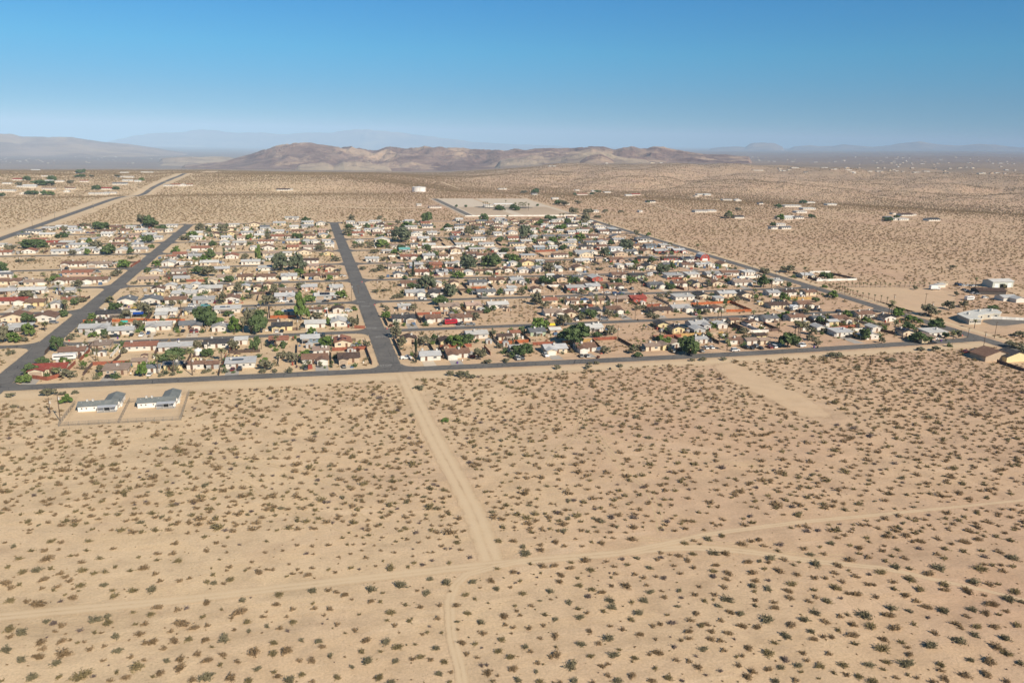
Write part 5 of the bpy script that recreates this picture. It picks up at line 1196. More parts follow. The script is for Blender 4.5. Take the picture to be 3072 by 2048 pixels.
# ------------------------------------------------------------------ poles and signs
def _pole():
    m = MB(); m.tube([(0, 0, -.2), (0, 0, 1)], [.17, .11], 7); return m.mesh('pole', M_POLE)
def _arm():
    m = MB(); m.box(-1.2, -.06, -.07, 1.2, .06, .07)
    for q in (-1.1, -.5, .5, 1.1): m.box(q-.05, -.05, .07, q+.05, .05, .25)
    return m.mesh('crossarm', M_POLE)
def _tr():
    m = MB(); m.tube([(0, 0, -.5), (0, 0, .5)], [.28, .28], 8); return m.mesh('transformer', M_COOL)
PS = '''
A 555,1112,225 880,560,165 1910,470,85 1870,180,70 460,1030,60 1700,150,60
B 378,280,115 698,470,155 525,150,80 1465,130,105 1672,400,75 50,450,80 2335,150,70
C 970,370,135 1480,322,130 1975,320,125 65,105,110 960,50,90 1385,15,70 1130,180,40 2205,20,60
D 440,305,105 100,608,110 1240,540,115 1155,332,72 1440,370,112 1492,490,150 1795,415,105 2080,655,130 1835,652,82 1980,735,122 815,562,85 70,100,60
E 305,290,85 1435,800,50 170,375,45 610,115,50 505,170,55 1540,620,50 565,700,70 1090,690,60 1860,620,50 385,185,60 860,80,40 180,580,50 1290,560,60
F 1112,842,110 880,930,155 495,672,65 723,772,70 855,740,30 1460,960,70 1210,655,70 940,860,20 1580,600,60 480,500,60 1080,120,1
G 960,935,85 1385,945,90 2205,935,85 1687,700,62 630,602,62 1305,362,110 590,730,50 290,600,60 860,100,1 960,700,40 1330,730,40 2205,660,60 360,470,60 1660,1180,1
'''
for line in PS.strip().splitlines():
    t, *items = line.split()
    for it in items:
        px, py, ph = [float(v) for v in it.split(',')]
        if ph < 2: continue
        x, y = ZT(t, px, py); hh_ = ph/3.0625*slant(x, y)/F_PX/.97; hh_ = max(6, min(hh_, 13))
        p_ = empty('utility_pole', x, y, float(ht(x, y)) if y > 1100 else 0, random.uniform(-.1, .1))
        link('pole', shared('pole', _pole), p_, scale=(1, 1, hh_)); link('crossarm', shared('arm', _arm), p_, (0, -.12, hh_-.6))
        if random.random() < .4: link('transformer', shared('trf', _tr), p_, (.38, 0, hh_-2))
        label_later(p_, 'wooden utility pole with crossarm', x, y, 'utility pole', 'utility poles')
x_, z_ = XH-5, None
for k, y in enumerate(range(560, 2300, 90)):
    p_ = empty('utility_pole', XH-24, y, float(ht(XH-24, y))); link('pole', shared('pole', _pole), p_, scale=(1, 1, 11)); link('crossarm', shared('arm', _arm), p_, (0, -.12, 10.4))
    label_later(p_, 'roadside utility pole by highway', XH-24, y, 'utility pole', 'poles along the highway')
M_SIGN = flat_mat('sign_red', (.45, .02, .02), .5)
def _oct():
    m = MB(); pts = [(.42*math.cos(math.pi/8+k*math.pi/4), .42*math.sin(math.pi/8+k*math.pi/4)) for k in range(8)]; m.prism(pts, 1, -.02, .02); return m.mesh('sign_plate', M_SIGN)
for (t, px, py) in (('B', 1205, 298), ('B', 1090, 75), ('F', 975, 780), ('D', 1780, 665), ('A', 640, 410)):
    x, y = ZT(t, px, py); s = empty('stop_sign', x, y, 0, random.uniform(-.3, .3)); m = MB(); m.box(-.04, -.03, -.1, .04, .03, 2.6); m.obj('post', M_GALV, s); link('sign_plate', shared('oct', _oct), s, (0, -.05, 2.25))
    cu = bpy.data.curves.new('sign_word', 'FONT'); cu.body = 'STOP'; cu.size = .3; cu.align_x = 'CENTER'; cu.extrude = .002; cu.materials.append(M_WHITE)
    o = text_obj('sign_word', cu); o.parent = s; o.location = (0, -.09, 2.15); o.rotation_euler = (R(90), 0, 0)
    label_later(s, 'red octagonal stop sign at corner', x, y, 'stop sign', 'stop signs at the corners')
# blue tarpaulin, yellow awning, purple bins
def _bin(c):
    m = MB(); m.hull8([(-.28, -.3, .08), (.28, -.3, .08), (.28, .3, .08), (-.28, .3, .08)], [(-.33, -.38, 1.0), (.33, -.38, 1.0), (.33, .38, 1.0), (-.33, .38, 1.0)]); return m.mesh('bin_body', M_METAL)
def _lid():
    m = MB(); m.box(-.36, -.42, 1.0, .36, .42, 1.07); return m.mesh('lid', M_METAL)
for (t, px, py, c, nm) in (('D', 422, 745, (.12, .05, .25), 'purple'), ('D', 1590, 685, (.12, .05, .25), 'purple'), ('A', 1083, 358, (.12, .05, .25), 'purple'), ('A', 1640, 372, (.1, .1, .25), 'purple'), ('D', 1635, 682, (.06, .08, .06), 'dark green'),
                           ('B', 375, 622, (.08, .05, .07), 'dark'), ('C', 1155, 190, (.1, .07, .05), 'dark'), ('D', 455, 748, (.03, .03, .03), 'black'), ('C', 900, 640, (.03, .03, .03), 'black'), ('B', 1850, 585, (.12, .05, .25), 'purple'), ('A', 1185, 70, (.12, .05, .25), 'purple')):
    x, y = ZT(t, px, py); b_ = empty('rubbish_bin', x, y, 0, random.uniform(-.4, .4)); link('bin_body', shared('bin', lambda: _bin(0)), b_, colr=c); link('lid', shared('lid', _lid), b_, colr=c)
    label_later(b_, nm+' wheeled rubbish bin at kerb', x, y, 'bin', 'rubbish bins')
def tarp(t, px, py, L, wd, c, label):
    x, y = ZT(t, px, py); a_ = empty('tarpaulin', x, y); m = MB(); m.prism([(-wd/2, 2.2), (wd/2, 2.2), (wd/2, 2.3), (0, 3.2), (-wd/2, 2.3)], 0, -L/2, L/2); m.obj('sheet', M_METAL, a_, c)
    for sx in (-L/2+.1, L/2-.1):
        for sy in (-wd/2+.1, wd/2-.1): m = MB(); m.box(sx-.05, sy-.05, 0, sx+.05, sy+.05, 2.2); m.obj('pole', M_GALV, a_)
    tag(a_, label, 'tarpaulin')
tarp('A', 1275, 158, 5.5, 4, (.01, .06, .30), 'bright blue tarpaulin roof beside grey-olive tree'); tarp('C', 365, 262, 3.4, 3, (.70, .55, .05), 'yellow awning behind the pale green house')
tarp('A', 1145, 238, 3.6, 2.4, (.05, .38, .33), 'teal patio cover behind the flat brown-roofed shed'); tarp('D', 225, 392, 5, 4, (.45, .5, .58), 'pale blue carport cover before the long brown house')

# ------------------------------------------------------------------ shrubs of the near desert, surveyed one by one
NB = '''0 50,90,45 143,128,70g 330,175,75 465,170,80 540,72,85 640,85,70 618,160,55 200,255,80 500,248,125 745,228,60 805,222,55 860,293,70 910,172,70 930,70,80 1050,250,80 1190,152,60 1215,342,65 865,378,100 985,410,80 1105,390,80 1370,385,70 1455,242,60 1655,203,80 1650,273,65 1815,200,80 1840,95,75 1870,280,90 1510,350,100 1630,415,75 1680,490,70 1885,487,75 1990,462,60 80,345,75 237,395,90 385,380,110g 530,360,80 460,470,100 635,410,75 685,448,70 735,485,80 60,512,115 115,562,75 200,530,70 440,568,60 605,548,80 560,588,65 853,537,95 770,575,45 825,597,40 1095,533,85g 1180,590,65 1210,640,95 1395,590,100 1598,575,120g 110,695,95 280,707,70 400,725,150 640,705,65k 765,662,90 685,637,50 1660,765,105 1587,838,90 1400,818,60 1865,790,80 1960,775,70k 485,915,85g 568,935,85k 648,957,80 1005,893,130g 1130,860,95g 1130,925,110 100,995,110 237,1018,125g 108,1072,80 580,1020,60 430,1130,105 645,1120,90 735,1110,50 840,1012,75k 995,1035,70 1067,1035,50 1215,1070,105g 1425,945,70 1470,1045,90 1520,940,80 1905,930,150 2040,978,100 1793,1018,65 1520,1140,80 1600,1125,110 1830,1113,110 1985,1100,90 72,1210,120g 450,1200,80 812,1140,55 885,1130,50 1095,1175,60 1720,1195,80 233,1308,110g 408,1280,110 672,1245,155 945,1203,80 1240,1222,95g 595,1350,105g 1085,1325,60 1375,1285,75 1515,1322,60 1440,1385,140 1755,1322,85g 1895,1310,105 1890,1400,130 2075,1255,95 340,1500,130g 625,1497,80 840,1475,180 985,1492,65k 1230,1445,75 1325,1500,90 1160,1535,70 1680,1455,95 1605,1495,60 2020,1525,95 20,1540,60
600 45,28,70 170,90,70 295,33,55 255,127,50 415,112,50k 70,173,80 282,190,50 207,268,50 700,72,60 1020,115,60 1180,125,60 1350,112,65 868,172,55 1120,202,70k 1190,210,45 935,315,50 685,192,55 545,292,50 310,343,70 280,382,45 122,358,40 135,425,75 70,500,75 147,515,100g 318,475,95 250,518,60 480,380,55 515,357,50 622,393,95 705,370,55 762,372,60 1025,370,55 975,415,65 1062,405,45 1140,425,90 915,442,60 1180,355,60 1355,370,65 832,630,105 1180,595,120g 1350,585,80 75,715,95 448,688,100g 230,788,60 415,805,155 335,877,60 495,917,90 800,735,90 665,865,75 700,815,45 972,785,75 1190,725,65 1200,778,75 1365,782,85 35,865,80 75,957,65 360,1002,60 515,1017,70g 710,970,75g 838,985,75 920,1015,65k 980,918,95 910,865,50 1287,940,40k 1305,850,55 62,1108,95 253,1092,135g 780,1137,90 1070,1118,65g 1250,1120,100g 1285,1175,85 125,1182,60 240,1265,95 78,1318,110 210,1370,75 395,1335,80 577,1228,155 768,1248,105 915,1217,150 1045,1325,70 1175,1320,100 1370,1282,80g 605,1412,85g 70,1495,160g 325,1502,120 510,1535,95 775,1445,70 815,1490,85 935,1525,140g 1073,1470,85 1180,1545,70
1000 100,40,60 245,20,50 310,35,50 515,35,50 375,10,70 660,78,60 725,45,45 775,53,60 900,85,60 1000,38,55 1115,55,45 1300,25,70 1300,88,85 1140,122,70 1175,153,55k 1232,152,50k 1337,163,65 1735,68,90 1890,68,85 1992,130,90g 2020,195,160g 150,107,55 210,108,45 325,103,50 430,120,40 838,157,40k 500,172,50 645,192,55 1045,190,50 995,192,45 300,172,45 180,207,50 57,240,50 340,245,60 835,230,50 1437,243,75k 525,280,50 1037,278,65k 1222,300,75 845,300,70 790,340,70 940,320,80k 600,348,125 445,335,50 190,352,80 273,370,50k 20,400,60 1720,360,70 1890,395,85 1945,410,60k 2070,312,70 1017,470,90g 1192,497,145g 1467,497,100g 1657,485,90 700,527,150g 397,568,140g 990,612,115g 880,592,55 522,617,60 35,607,75 125,635,95 1720,573,90g 1860,557,55 1915,510,55k 1967,490,65 1542,562,45 1385,632,90 1490,677,65 1990,620,90 195,685,50 400,702,85 492,708,70 760,742,75 912,760,80 1118,742,75 1290,745,95 1225,600,50 1628,722,45 2080,750,70 1905,752,60 608,817,110 795,910,75 828,885,50 560,903,55 645,955,75 1093,880,75 275,843,50 1415,828,90 1297,920,65g 1795,855,110 1550,918,105g 40,945,75 230,1007,80 1010,970,50k 935,1050,60 985,1030,60 1135,1035,55 125,1038,50 1305,1000,50 1575,1037,90 1925,805,60 1962,850,60 1805,950,65 1890,977,70 1870,1040,45 2055,982,80 345,1112,105 555,1125,120g 680,1178,110 300,1222,85 495,1230,60 860,1155,55 1085,1193,100g 1350,1138,105 1485,1150,80 1560,1193,45k 1770,1100,100 1735,1222,95 2010,1180,100g 2070,1230,70 360,1332,130g 662,1332,95g 835,1307,75 915,1285,90 1020,1315,75 1165,1338,85 1400,1255,75 1512,1293,65 1860,1285,100 1555,1375,75k 1610,1372,60k 1885,1405,115 1620,1450,105 195,1392,70g 1115,1462,100g 1235,1447,60 45,1500,90 482,1502,105 1727,1483,50 1670,1540,65 1940,1528,95g 610,1550,100g 1220,1550,70
1600 20,38,45 235,80,95 325,123,75 75,112,75 75,162,100 515,125,60 445,50,50 615,80,65 720,90,100 755,33,50 840,40,60 1035,48,110 545,270,125 100,330,110 220,325,95 395,295,75 387,352,90 605,372,100 82,407,55 293,425,95 42,455,45k 467,462,65 275,493,95 482,538,90 590,440,40k 175,592,105g 820,540,75 975,535,130 625,580,90 720,605,90 820,455,60 865,415,65 803,408,45k 1065,420,75 1160,452,80 1230,355,80g 1345,245,75k 1300,265,65 1087,250,80g 935,262,80k 770,285,60 850,338,70 985,318,75 1340,195,65 1437,215,50 1530,222,85 1290,443,60 1365,455,85k 1475,330,60 1545,410,70 1190,535,65 1230,605,90g 1375,660,75 1350,597,55 1535,590,80g 1555,668,50k 575,652,90k 385,710,100g 810,690,115g 825,762,120g 1040,712,80 1160,692,120g 67,700,50g 185,685,45 475,782,80 738,808,80 1095,818,125g 1510,758,70g 565,822,70 490,868,100g 125,845,80 240,892,85g 1030,888,90 107,957,65 1410,847,65 1465,930,100k 1330,940,80 1255,962,75 595,1012,85 808,963,65 938,995,80 230,1060,105 1125,1050,90 795,1085,140g 72,1092,60 505,1152,105g 690,1142,90 900,1210,65 1285,1102,55 1550,1112,60 1480,1180,80k 240,1182,55 245,1258,120 185,1285,75 605,1275,85 848,1262,120g 1070,1297,85 1040,1338,50 1310,1237,115 1217,1260,60 400,1370,150g 45,1350,75 720,1385,85 790,1360,60 1285,1405,80 1505,1320,75 30,1440,70g 785,1480,80 1045,1480,110 1420,1500,105 1245,1532,95 432,1535,105g 895,1540,115g 75,1545,95 280,1555,75 625,1555,75 1555,1535,50k
2040 55,95,85 145,68,65 210,103,55 300,42,105g 440,15,85 650,97,110 750,70,80 830,55,85 885,122,70 1045,107,85k 1030,172,75 1300,150,80 1475,133,60 360,195,120g 480,197,105 140,205,85 85,272,90 715,285,105 838,282,70g 955,247,115g 930,293,75 1095,265,80 1375,213,85g 1510,205,75 1195,320,65 1250,293,50 1425,307,130g 145,347,80 378,322,85 350,385,90 352,443,90k 505,405,105 490,470,80 760,400,110 885,360,75 1040,380,110 1230,420,85 1410,455,85 930,485,70k 790,485,90 1165,515,110 1530,458,75 200,550,65 465,553,85 765,537,110g 925,572,100g 1140,590,100 1410,585,80 155,632,80 360,632,85 20,668,60k 780,600,70 355,687,55 262,695,85 500,680,135g 1155,665,90 1425,657,70 1355,702,80 1535,702,85g 790,690,75 990,712,75 410,755,80g 790,748,80 1003,770,100 525,815,90 640,830,110g 170,828,90 1425,820,115g 430,903,75 915,885,180g 1305,895,110g 110,900,85 225,955,90 285,945,75 655,962,110 815,972,95 1165,945,115 1530,915,95 330,1018,85 90,1015,100 505,1035,100 1370,1015,95g 1115,1065,115g 95,1090,85 325,1097,90 425,1115,80 570,1100,50k 20,1115,55 990,1135,85 1410,1100,95 1505,1072,75 720,1190,100 250,1203,100g 460,1217,80 930,1240,140 1290,1245,85 600,1285,65 655,1273,65 170,1280,55k 1095,1312,100k 1335,1322,75 95,1330,70 190,1388,105 615,1372,85 1245,1375,100g 1470,1383,105 425,1435,70k 1070,1400,100g 930,1415,90 765,1437,100 1275,1445,65 275,1478,60k 710,1490,110 995,1535,105g 1215,1530,85 30,1540,65k 1460,1515,50
2472 215,10,70 140,38,70 80,95,95g 270,115,65 375,143,95 445,35,70 475,78,60 655,18,95 745,35,60 865,8,110 610,172,75 770,160,75 630,122,50 930,78,65 1012,70,95 1000,150,75k 1195,45,80 1270,152,80 1340,100,65 1480,75,110 1465,178,85 1620,50,90 1680,18,60 1960,65,85 1810,22,80 1685,235,85k 1660,175,70 1840,182,85 1980,245,140g 265,265,110 465,240,85 375,205,75 645,280,80 715,230,70 850,250,80 1190,210,75 1260,250,80 1195,340,160g 760,342,110g 145,322,105 900,362,80 590,392,110 1105,410,115 480,423,70k 115,405,80 265,380,60 335,440,85 1685,315,65 1770,325,75 1860,322,65 1640,355,130 1880,385,75 1980,335,75 910,472,115 1580,490,150g 195,497,75 120,548,130 730,498,80 460,525,75 525,530,60 1265,525,110 1740,525,85 1830,525,70 735,572,85 1010,577,110 1270,582,90 1505,590,125 2000,600,110 340,625,110 245,618,70 860,640,95 545,655,85 180,672,65k 50,705,90 1680,640,60 1950,678,140g 2070,710,80g 970,700,85 1080,758,105 1760,725,130 1250,800,140g 705,768,120g 895,805,80g 1565,790,110g 1700,825,95 1915,808,70 440,845,160g 675,845,115 170,860,75 250,842,70 1095,875,60k 1500,860,75 1840,845,65 305,945,95 485,960,125 750,980,125 945,945,75 1390,940,100 1440,985,60 1600,965,100 1790,965,95 2030,955,90 155,1005,80 300,1050,120 1165,1035,85 80,1075,80 1590,1050,100g 1900,1090,110g 625,1100,100 810,1130,85 1120,1165,150g 1425,1120,150g 330,1150,85 615,1190,145 880,1185,70 1820,1180,120 1910,1240,110 50,1252,75 905,1260,95 865,1350,160g 1530,1315,90g 1730,1325,135 205,1370,110 480,1370,105g 665,1340,90 2065,1350,90g 1225,1365,95 105,1450,70 235,1472,80 370,1490,95 620,1415,70 1225,1425,80 880,1475,65 980,1505,65 760,1505,65 1270,1515,95 1480,1475,120 1700,1465,110 520,1545,120 1140,1545,85 1920,1540,85'''
def bush_mesh(seed, mat, nst=16, nlf=230, ls=.105, name='creosote_bush'):
    rn = np.random.default_rng(seed); V = []; Fc = []
    lob = rn.uniform(0, 6.28, 3)
    def tip():
        th = rn.uniform(0, 6.283); el_ = math.acos(1-rn.random()*.93) if rn.random() < .5 else rn.uniform(.3, 1.35)
        rr_ = rn.uniform(.62, 1.0)*(1+.16*math.sin(2*th+lob[0])+.08*math.sin(5*th+lob[1]))
        return np.array([math.cos(th)*math.sin(el_)*rr_, math.sin(th)*math.sin(el_)*rr_, math.cos(el_)*rr_*.85])
    tips = [tip() for _ in range(nst)]
    for t_ in tips:
        s = np.cross(t_, [0, 0, 1.]); s = s/(np.linalg.norm(s)+1e-6)*.02; k = len(V); V += [-s, s, t_*.95+s*.4]; Fc.append((k, k+1, k+2))
    for _ in range(nlf):
        t_ = tips[rn.integers(nst)]; c_ = t_*rn.uniform(.25, 1.0)+rn.normal(size=3)*.14; c_[2] = max(c_[2], .04)
        d = t_+rn.normal(size=3)*.5; d /= np.linalg.norm(d); s = np.cross(d, rn.normal(size=3)); s /= np.linalg.norm(s)
        l = ls*rn.uniform(.6, 1.5); k = len(V); V += [c_-d*l-s*l*.35, c_-d*l*.3+s*l*.5, c_+d*l]; Fc.append((k, k+1, k+2))
    me = bpy.data.meshes.new(name); me.from_pydata([tuple(v) for v in V], [], Fc); me.materials.append(mat); return me
BK = {k: [bush_mesh(91*i+j, LM[k], 24, 420, .13) for i in range(4)] for j, k in enumerate(('brown', 'olive', 'green', 'grey'))}
nb = []
for line in NB.splitlines():
    o0, *items = line.split(); o0 = float(o0)
    for it in items:
        c = it[-1] if it[-1] in 'gk' else ''; px, py, pw = [float(v) for v in it.rstrip('gk').split(',')]
        x, y = G(o0+px/3.5, 1600+(py+pw*.17)/3.5); dm = pw/3.5*slant(x, y)/F_PX*1.06
        nb.append((x, y, dm, c, pw))
nb.sort(key=lambda q: -q[4])
GRP = {}
small_pts = []
for k, (x, y, dm, c, pw) in enumerate(nb):
    rn = random.Random(k); kd = 'green' if c == 'g' else 'grey' if c == 'k' else ('brown' if rn.random() < .62 else 'olive')
    if k >= 299: small_pts.append((x, y, dm/2, kd)); continue
    o = link('creosote_bush', BK[kd][rn.randrange(4)], None, (x, y, -.02), rn.uniform(0, 6.28), (dm/2*rn.uniform(.95, 1.12), dm/2*rn.uniform(.85, 1), min(1.5, dm*.42)))
    size = 'wide' if pw > 118 else 'mid-sized' if pw > 98 else 'smaller'
    ppx = CX+(np.array((x, y, -CAMH))@CM)[0]*F_PX/-(np.array((x, y, -CAMH))@CM)[2]; ppy = CY+(np.array((x, y, -CAMH))@CM)[1]*F_PX/(np.array((x, y, -CAMH))@CM)[2]
    side = ('upper', 'middle', 'lower', 'bottom')[int(np.clip((ppy-1600)/112, 0, 3))]+' foreground sand, '+('far left', 'left of narrow track', 'just right of narrow track', 'right of centre', 'right', 'far right')[int(np.clip(ppx/512 if ppx < 1024 or ppx > 1536 else (1 if x < 16 else 2), 0, 5))]
    GRP.setdefault(('%s %s creosote bush' % (size, dict(brown='brown', olive='olive', green='grey-green', grey='dark grey')[kd]), side), []).append((o, x, y))
for (d_, s_), L in GRP.items():
    L.sort(key=lambda q: q[2])
    for k, (o, x, y) in enumerate(L): tag(o, '%s, %s%s' % (d_, s_, ', %s from nearest' % ordn(k) if len(L) > 1 else ''), 'bush', 'creosote bushes on the near sand')

# ------------------------------------------------------------------ scrub that nobody could count
def scatter(name, pts, rad, hgt, var, kinds, label, nst=7, nlf=44, ls=.25):
    objs = [bpy.data.objects.new(name, bush_mesh(7*i+3, LM[k], nst, nlf, ls, name)) for i, k in enumerate(kinds)]
    n = len(pts); me = bpy.data.meshes.new(name); me.vertices.add(n); me.vertices.foreach_set('co', np.asarray(pts, np.float32).ravel())
    sc_ = np.stack([rad, rad*rng.uniform(.75, 1.1, n), hgt], 1).astype(np.float32)
    rot_ = np.stack([np.zeros(n), np.zeros(n), rng.uniform(0, 6.283, n)], 1).astype(np.float32)
    me.attributes.new('sc', 'FLOAT_VECTOR', 'POINT').data.foreach_set('vector', sc_.ravel()); me.attributes.new('rt', 'FLOAT_VECTOR', 'POINT').data.foreach_set('vector', rot_.ravel())
    me.attributes.new('vr', 'INT', 'POINT').data.foreach_set('value', np.asarray(var, np.int32))
    o = link(name, me); ng = bpy.data.node_groups.new(name, 'GeometryNodeTree')
    ng.interface.new_socket('Geometry', in_out='INPUT', socket_type='NodeSocketGeometry'); ng.interface.new_socket('Geometry', in_out='OUTPUT', socket_type='NodeSocketGeometry')
    gi = ng.nodes.new('NodeGroupInput'); go = ng.nodes.new('NodeGroupOutput'); ip = ng.nodes.new('GeometryNodeInstanceOnPoints'); jn = ng.nodes.new('GeometryNodeJoinGeometry')
    for q in objs[::-1]:
        oi = ng.nodes.new('GeometryNodeObjectInfo'); oi.inputs['Object'].default_value = q; oi.inputs['As Instance'].default_value = True; ng.links.new(oi.outputs['Geometry'], jn.inputs[0])
    def at(nm, ty):
        a_ = ng.nodes.new('GeometryNodeInputNamedAttribute'); a_.data_type = ty; a_.inputs[0].default_value = nm; return a_.outputs[0]
    ng.links.new(gi.outputs[0], ip.inputs['Points']); ng.links.new(jn.outputs[0], ip.inputs['Instance']); ip.inputs['Pick Instance'].default_value = True
    ng.links.new(at('vr', 'INT'), ip.inputs['Instance Index']); ng.links.new(at('rt', 'FLOAT_VECTOR'), ip.inputs['Rotation']); ng.links.new(at('sc', 'FLOAT_VECTOR'), ip.inputs['Scale'])
    ng.links.new(ip.outputs[0], go.inputs[0]); md = o.modifiers.new('scatter', 'NODES'); md.node_group = ng
    return tag(o, label, 'scrub', kind='stuff')
def seg_dist(X, Y, pts):
    d = np.full(X.shape, 1e9)
    for (x0, y0), (x1, y1) in zip(pts[:-1], pts[1:]):
        L2 = (x1-x0)**2+(y1-y0)**2; t = np.clip(((X-x0)*(x1-x0)+(Y-y0)*(y1-y0))/L2, 0, 1); d = np.minimum(d, np.hypot(X-x0-t*(x1-x0), Y-y0-t*(y1-y0)))
    return d
def field(cell, r0, r1, az0=-25, az1=56):
    xs = np.arange(-r1*.45, r1*.86, cell); ys = np.arange(20, r1, cell); X, Y = np.meshgrid(xs, ys); X = (X+rng.uniform(-.46, .46, X.shape)*cell).ravel(); Y = (Y+rng.uniform(-.5, .5, Y.shape)*cell).ravel()
    r = np.hypot(X, Y); az = np.degrees(np.arctan2(X, Y)); k = (r > r0) & (r < r1) & (az > az0) & (az < az1); return X[k], Y[k]
def clear(X, Y):
    k = np.ones(len(X), bool)
    for pts, wd in TR: k &= seg_dist(X, Y, pts) > wd*.5
    k &= ~((np.abs(X-XH) < 21) & (Y > 350)) & ~((np.abs(X-XL) < 9) & (Y > 290) & (Y < 1003)) & ~((np.abs(X-XM) < 9) & (Y > 350) & (Y < 1010)) & ~((np.abs(X-XR) < 9.5) & (Y > 200) & (Y < 1300))
    k &= ~((X > 210) & (X < 392) & (Y > 1045) & (Y < 1392))
    k &= ~((np.abs(Y-351) < 13) & (X < 362))
    for i, y in enumerate(SY): k &= ~((np.abs(Y-y-(np.interp(X, [XL, XM, XR], [-8, 0, 20]) if i >= 6 else 0)) < 6.5) & (X < 372) & (X > XH))
    for b_ in BOX:
        k &= ~((X > b_[0]) & (X < b_[2]) & (Y > b_[1]) & (Y < b_[3]))
    return k
def inpoly(X, Y, P_):
    c_ = np.zeros(len(X), bool); n = len(P_)
    for i in range(n):
        (x1, y1), (x2, y2) = P_[i], P_[(i+1) % n]; c_ ^= ((y1 > Y) != (y2 > Y)) & (X < (x2-x1)*(Y-y1)/(y2-y1+1e-9)+x1)
    return c_
yardP = [ZT('D', 620, 165), ZT('D', 1500, 185), ZT('D', 1780, 230), ZT('D', 1800, 420), ZT('D', 1300, 430), ZT('D', 1050, 360)]
newP = [ZT('A', 540, 1162), ZT('A', 1670, 1105), ZT('A', 1760, 780), ZT('A', 680, 800)]
clinP = [ZT('D', *q) for q in ((1250, 560), (1650, 470), (2200, 430), (2600, 480), (2600, 560), (2000, 640))]
# 1. the near field, south of the town
X, Y = field(3.25, 150, 640); near = (Y < 345) | (X > 380)
X, Y = X[near], Y[near]
prow = np.array([[X[i], Y[i]] for i in range(len(X))])
cv = np.stack([X, Y, np.full(len(X), -CAMH)], 1)@CM                  # bushes of the surveyed strip are placed already
py_ = CY+cv[:, 1]*F_PX/cv[:, 2]
k = clear(X, Y) & (py_ < 1600) & ~inpoly(X, Y, yardP) & ~inpoly(X, Y, newP) & ~inpoly(X, Y, clinP)
patch = fbm(X/28, Y/28, 21, 3); dense = sstep(120, 300, X)
k &= rng.random(len(X)) < np.clip(.80+(patch-.44)*1.3+dense*.2, .35, 1.0)
X, Y = X[k], Y[k]; n = len(X)
rad = np.clip(rng.lognormal(.0, .30, n), .5, 2.1)
P1 = np.stack([X, Y, np.zeros(n)-.02], 1)
V1 = rng.choice(6, n, p=[.36, .24, .17, .13, .05, .05])
X2, Y2 = field(3.3, 120, 480); k = ((Y2 < 345) | (X2 > 380)) & clear(X2, Y2) & ~inpoly(X2, Y2, yardP) & ~inpoly(X2, Y2, newP)
k &= rng.random(len(X2)) < .28+.3*sstep(120, 300, X2); X2, Y2 = X2[k], Y2[k]
P2 = np.stack([X2, Y2, np.zeros(len(X2))-.01], 1); r2 = rng.uniform(.14, .42, len(X2)); V2 = rng.choice(6, len(X2), p=[.4, .3, .1, .05, .05, .1])
sp = np.array([[q[0], q[1], -.02] for q in small_pts]); sr = np.array([q[2] for q in small_pts]); sv = np.array([dict(brown=0, olive=2, green=4, grey=5)[q[3]] for q in small_pts])
scatter('desert_scrub', np.vstack([P1, P2, sp]), np.concatenate([rad, r2, sr]), np.concatenate([rad*.85, r2*.9, sr*.85]), np.concatenate([V1, V2, sv]),
        ['brown', 'brown', 'olive', 'olive', 'green', 'grey'], 'countless small creosote bushes dotting the pale sand before the town', 14, 150, .19)
# 2. between the houses
X, Y = field(3.5, 300, 1060); k = (Y > 362) & (Y < 1000) & (X < 362) & (X > XH+10); X, Y = X[k], Y[k]; k = clear(X, Y)
patch = fbm(X/30, Y/34, 33, 3); k &= rng.random(len(X)) < np.clip(.2+(patch-.33)*3.0, .2, .95); X, Y = X[k], Y[k]; n = len(X)
rad = rng.lognormal(-.08, .38, n).clip(.4, 1.9)
scatter('yard_scrub', np.stack([X, Y, np.zeros(n)], 1), rad, rad*rng.uniform(.7, 1.4, n), rng.choice(6, n), ['brown', 'olive', 'olive', 'green', 'brown', 'brown'], 'low dry scrub on the vacant plots and yards between the houses', 8, 60, .22)
gr = random.Random(77); GP = []; JK = []
for hh in placed+[q for q in rest if q['y'] < 1060]:
    for _ in range(gr.choice((3, 4, 5, 6, 7, 9))):
        a_ = gr.uniform(0, 6.28); x = hh['x']+math.cos(a_)*(hh['w']/2+gr.uniform(1, 6)); y = hh['y']+hh['d']/2+math.sin(a_)*(hh['d']/2+gr.uniform(2, 14)); r_ = gr.choice((.7, .9, 1.2, 1.6, 2.1, 2.6)); GP.append((x, y, r_, r_*gr.uniform(.9, 1.7), gr.randrange(6)))
    for _ in range(gr.choice((2, 4, 6, 8))):
        a_ = gr.uniform(0, 6.28); JK.append((hh['x']+math.cos(a_)*(hh['w']/2+gr.uniform(.8, 6)), hh['y']+hh['d']/2+math.sin(a_)*(hh['d']/2+gr.uniform(1.5, 13)), gr))
GA = np.array(GP); k = np.ones(len(GA), bool)
for i, y in enumerate(SY): k &= ~((np.abs(GA[:, 1]-y-(np.interp(GA[:, 0], [XL, XM, XR], [-8, 0, 20]) if i >= 6 else 0)) < 7.5))
for xr in (XL, XM, XR): k &= np.abs(GA[:, 0]-xr) > 9
for b_ in BOX: k &= ~((GA[:, 0] > b_[0]+.5) & (GA[:, 0] < b_[2]-.5) & (GA[:, 1] > b_[1]+3.5) & (GA[:, 1] < b_[3]-.5))
GA = GA[k]
scatter('yard_greenery', np.stack([GA[:, 0], GA[:, 1], np.zeros(len(GA))], 1), GA[:, 2], GA[:, 3], GA[:, 4].astype(int), ['d', 'g', 'o', 'e', 'g', 'd'], 'small green and olive trees and shrubs crowding the yards', 12, 130, .2)
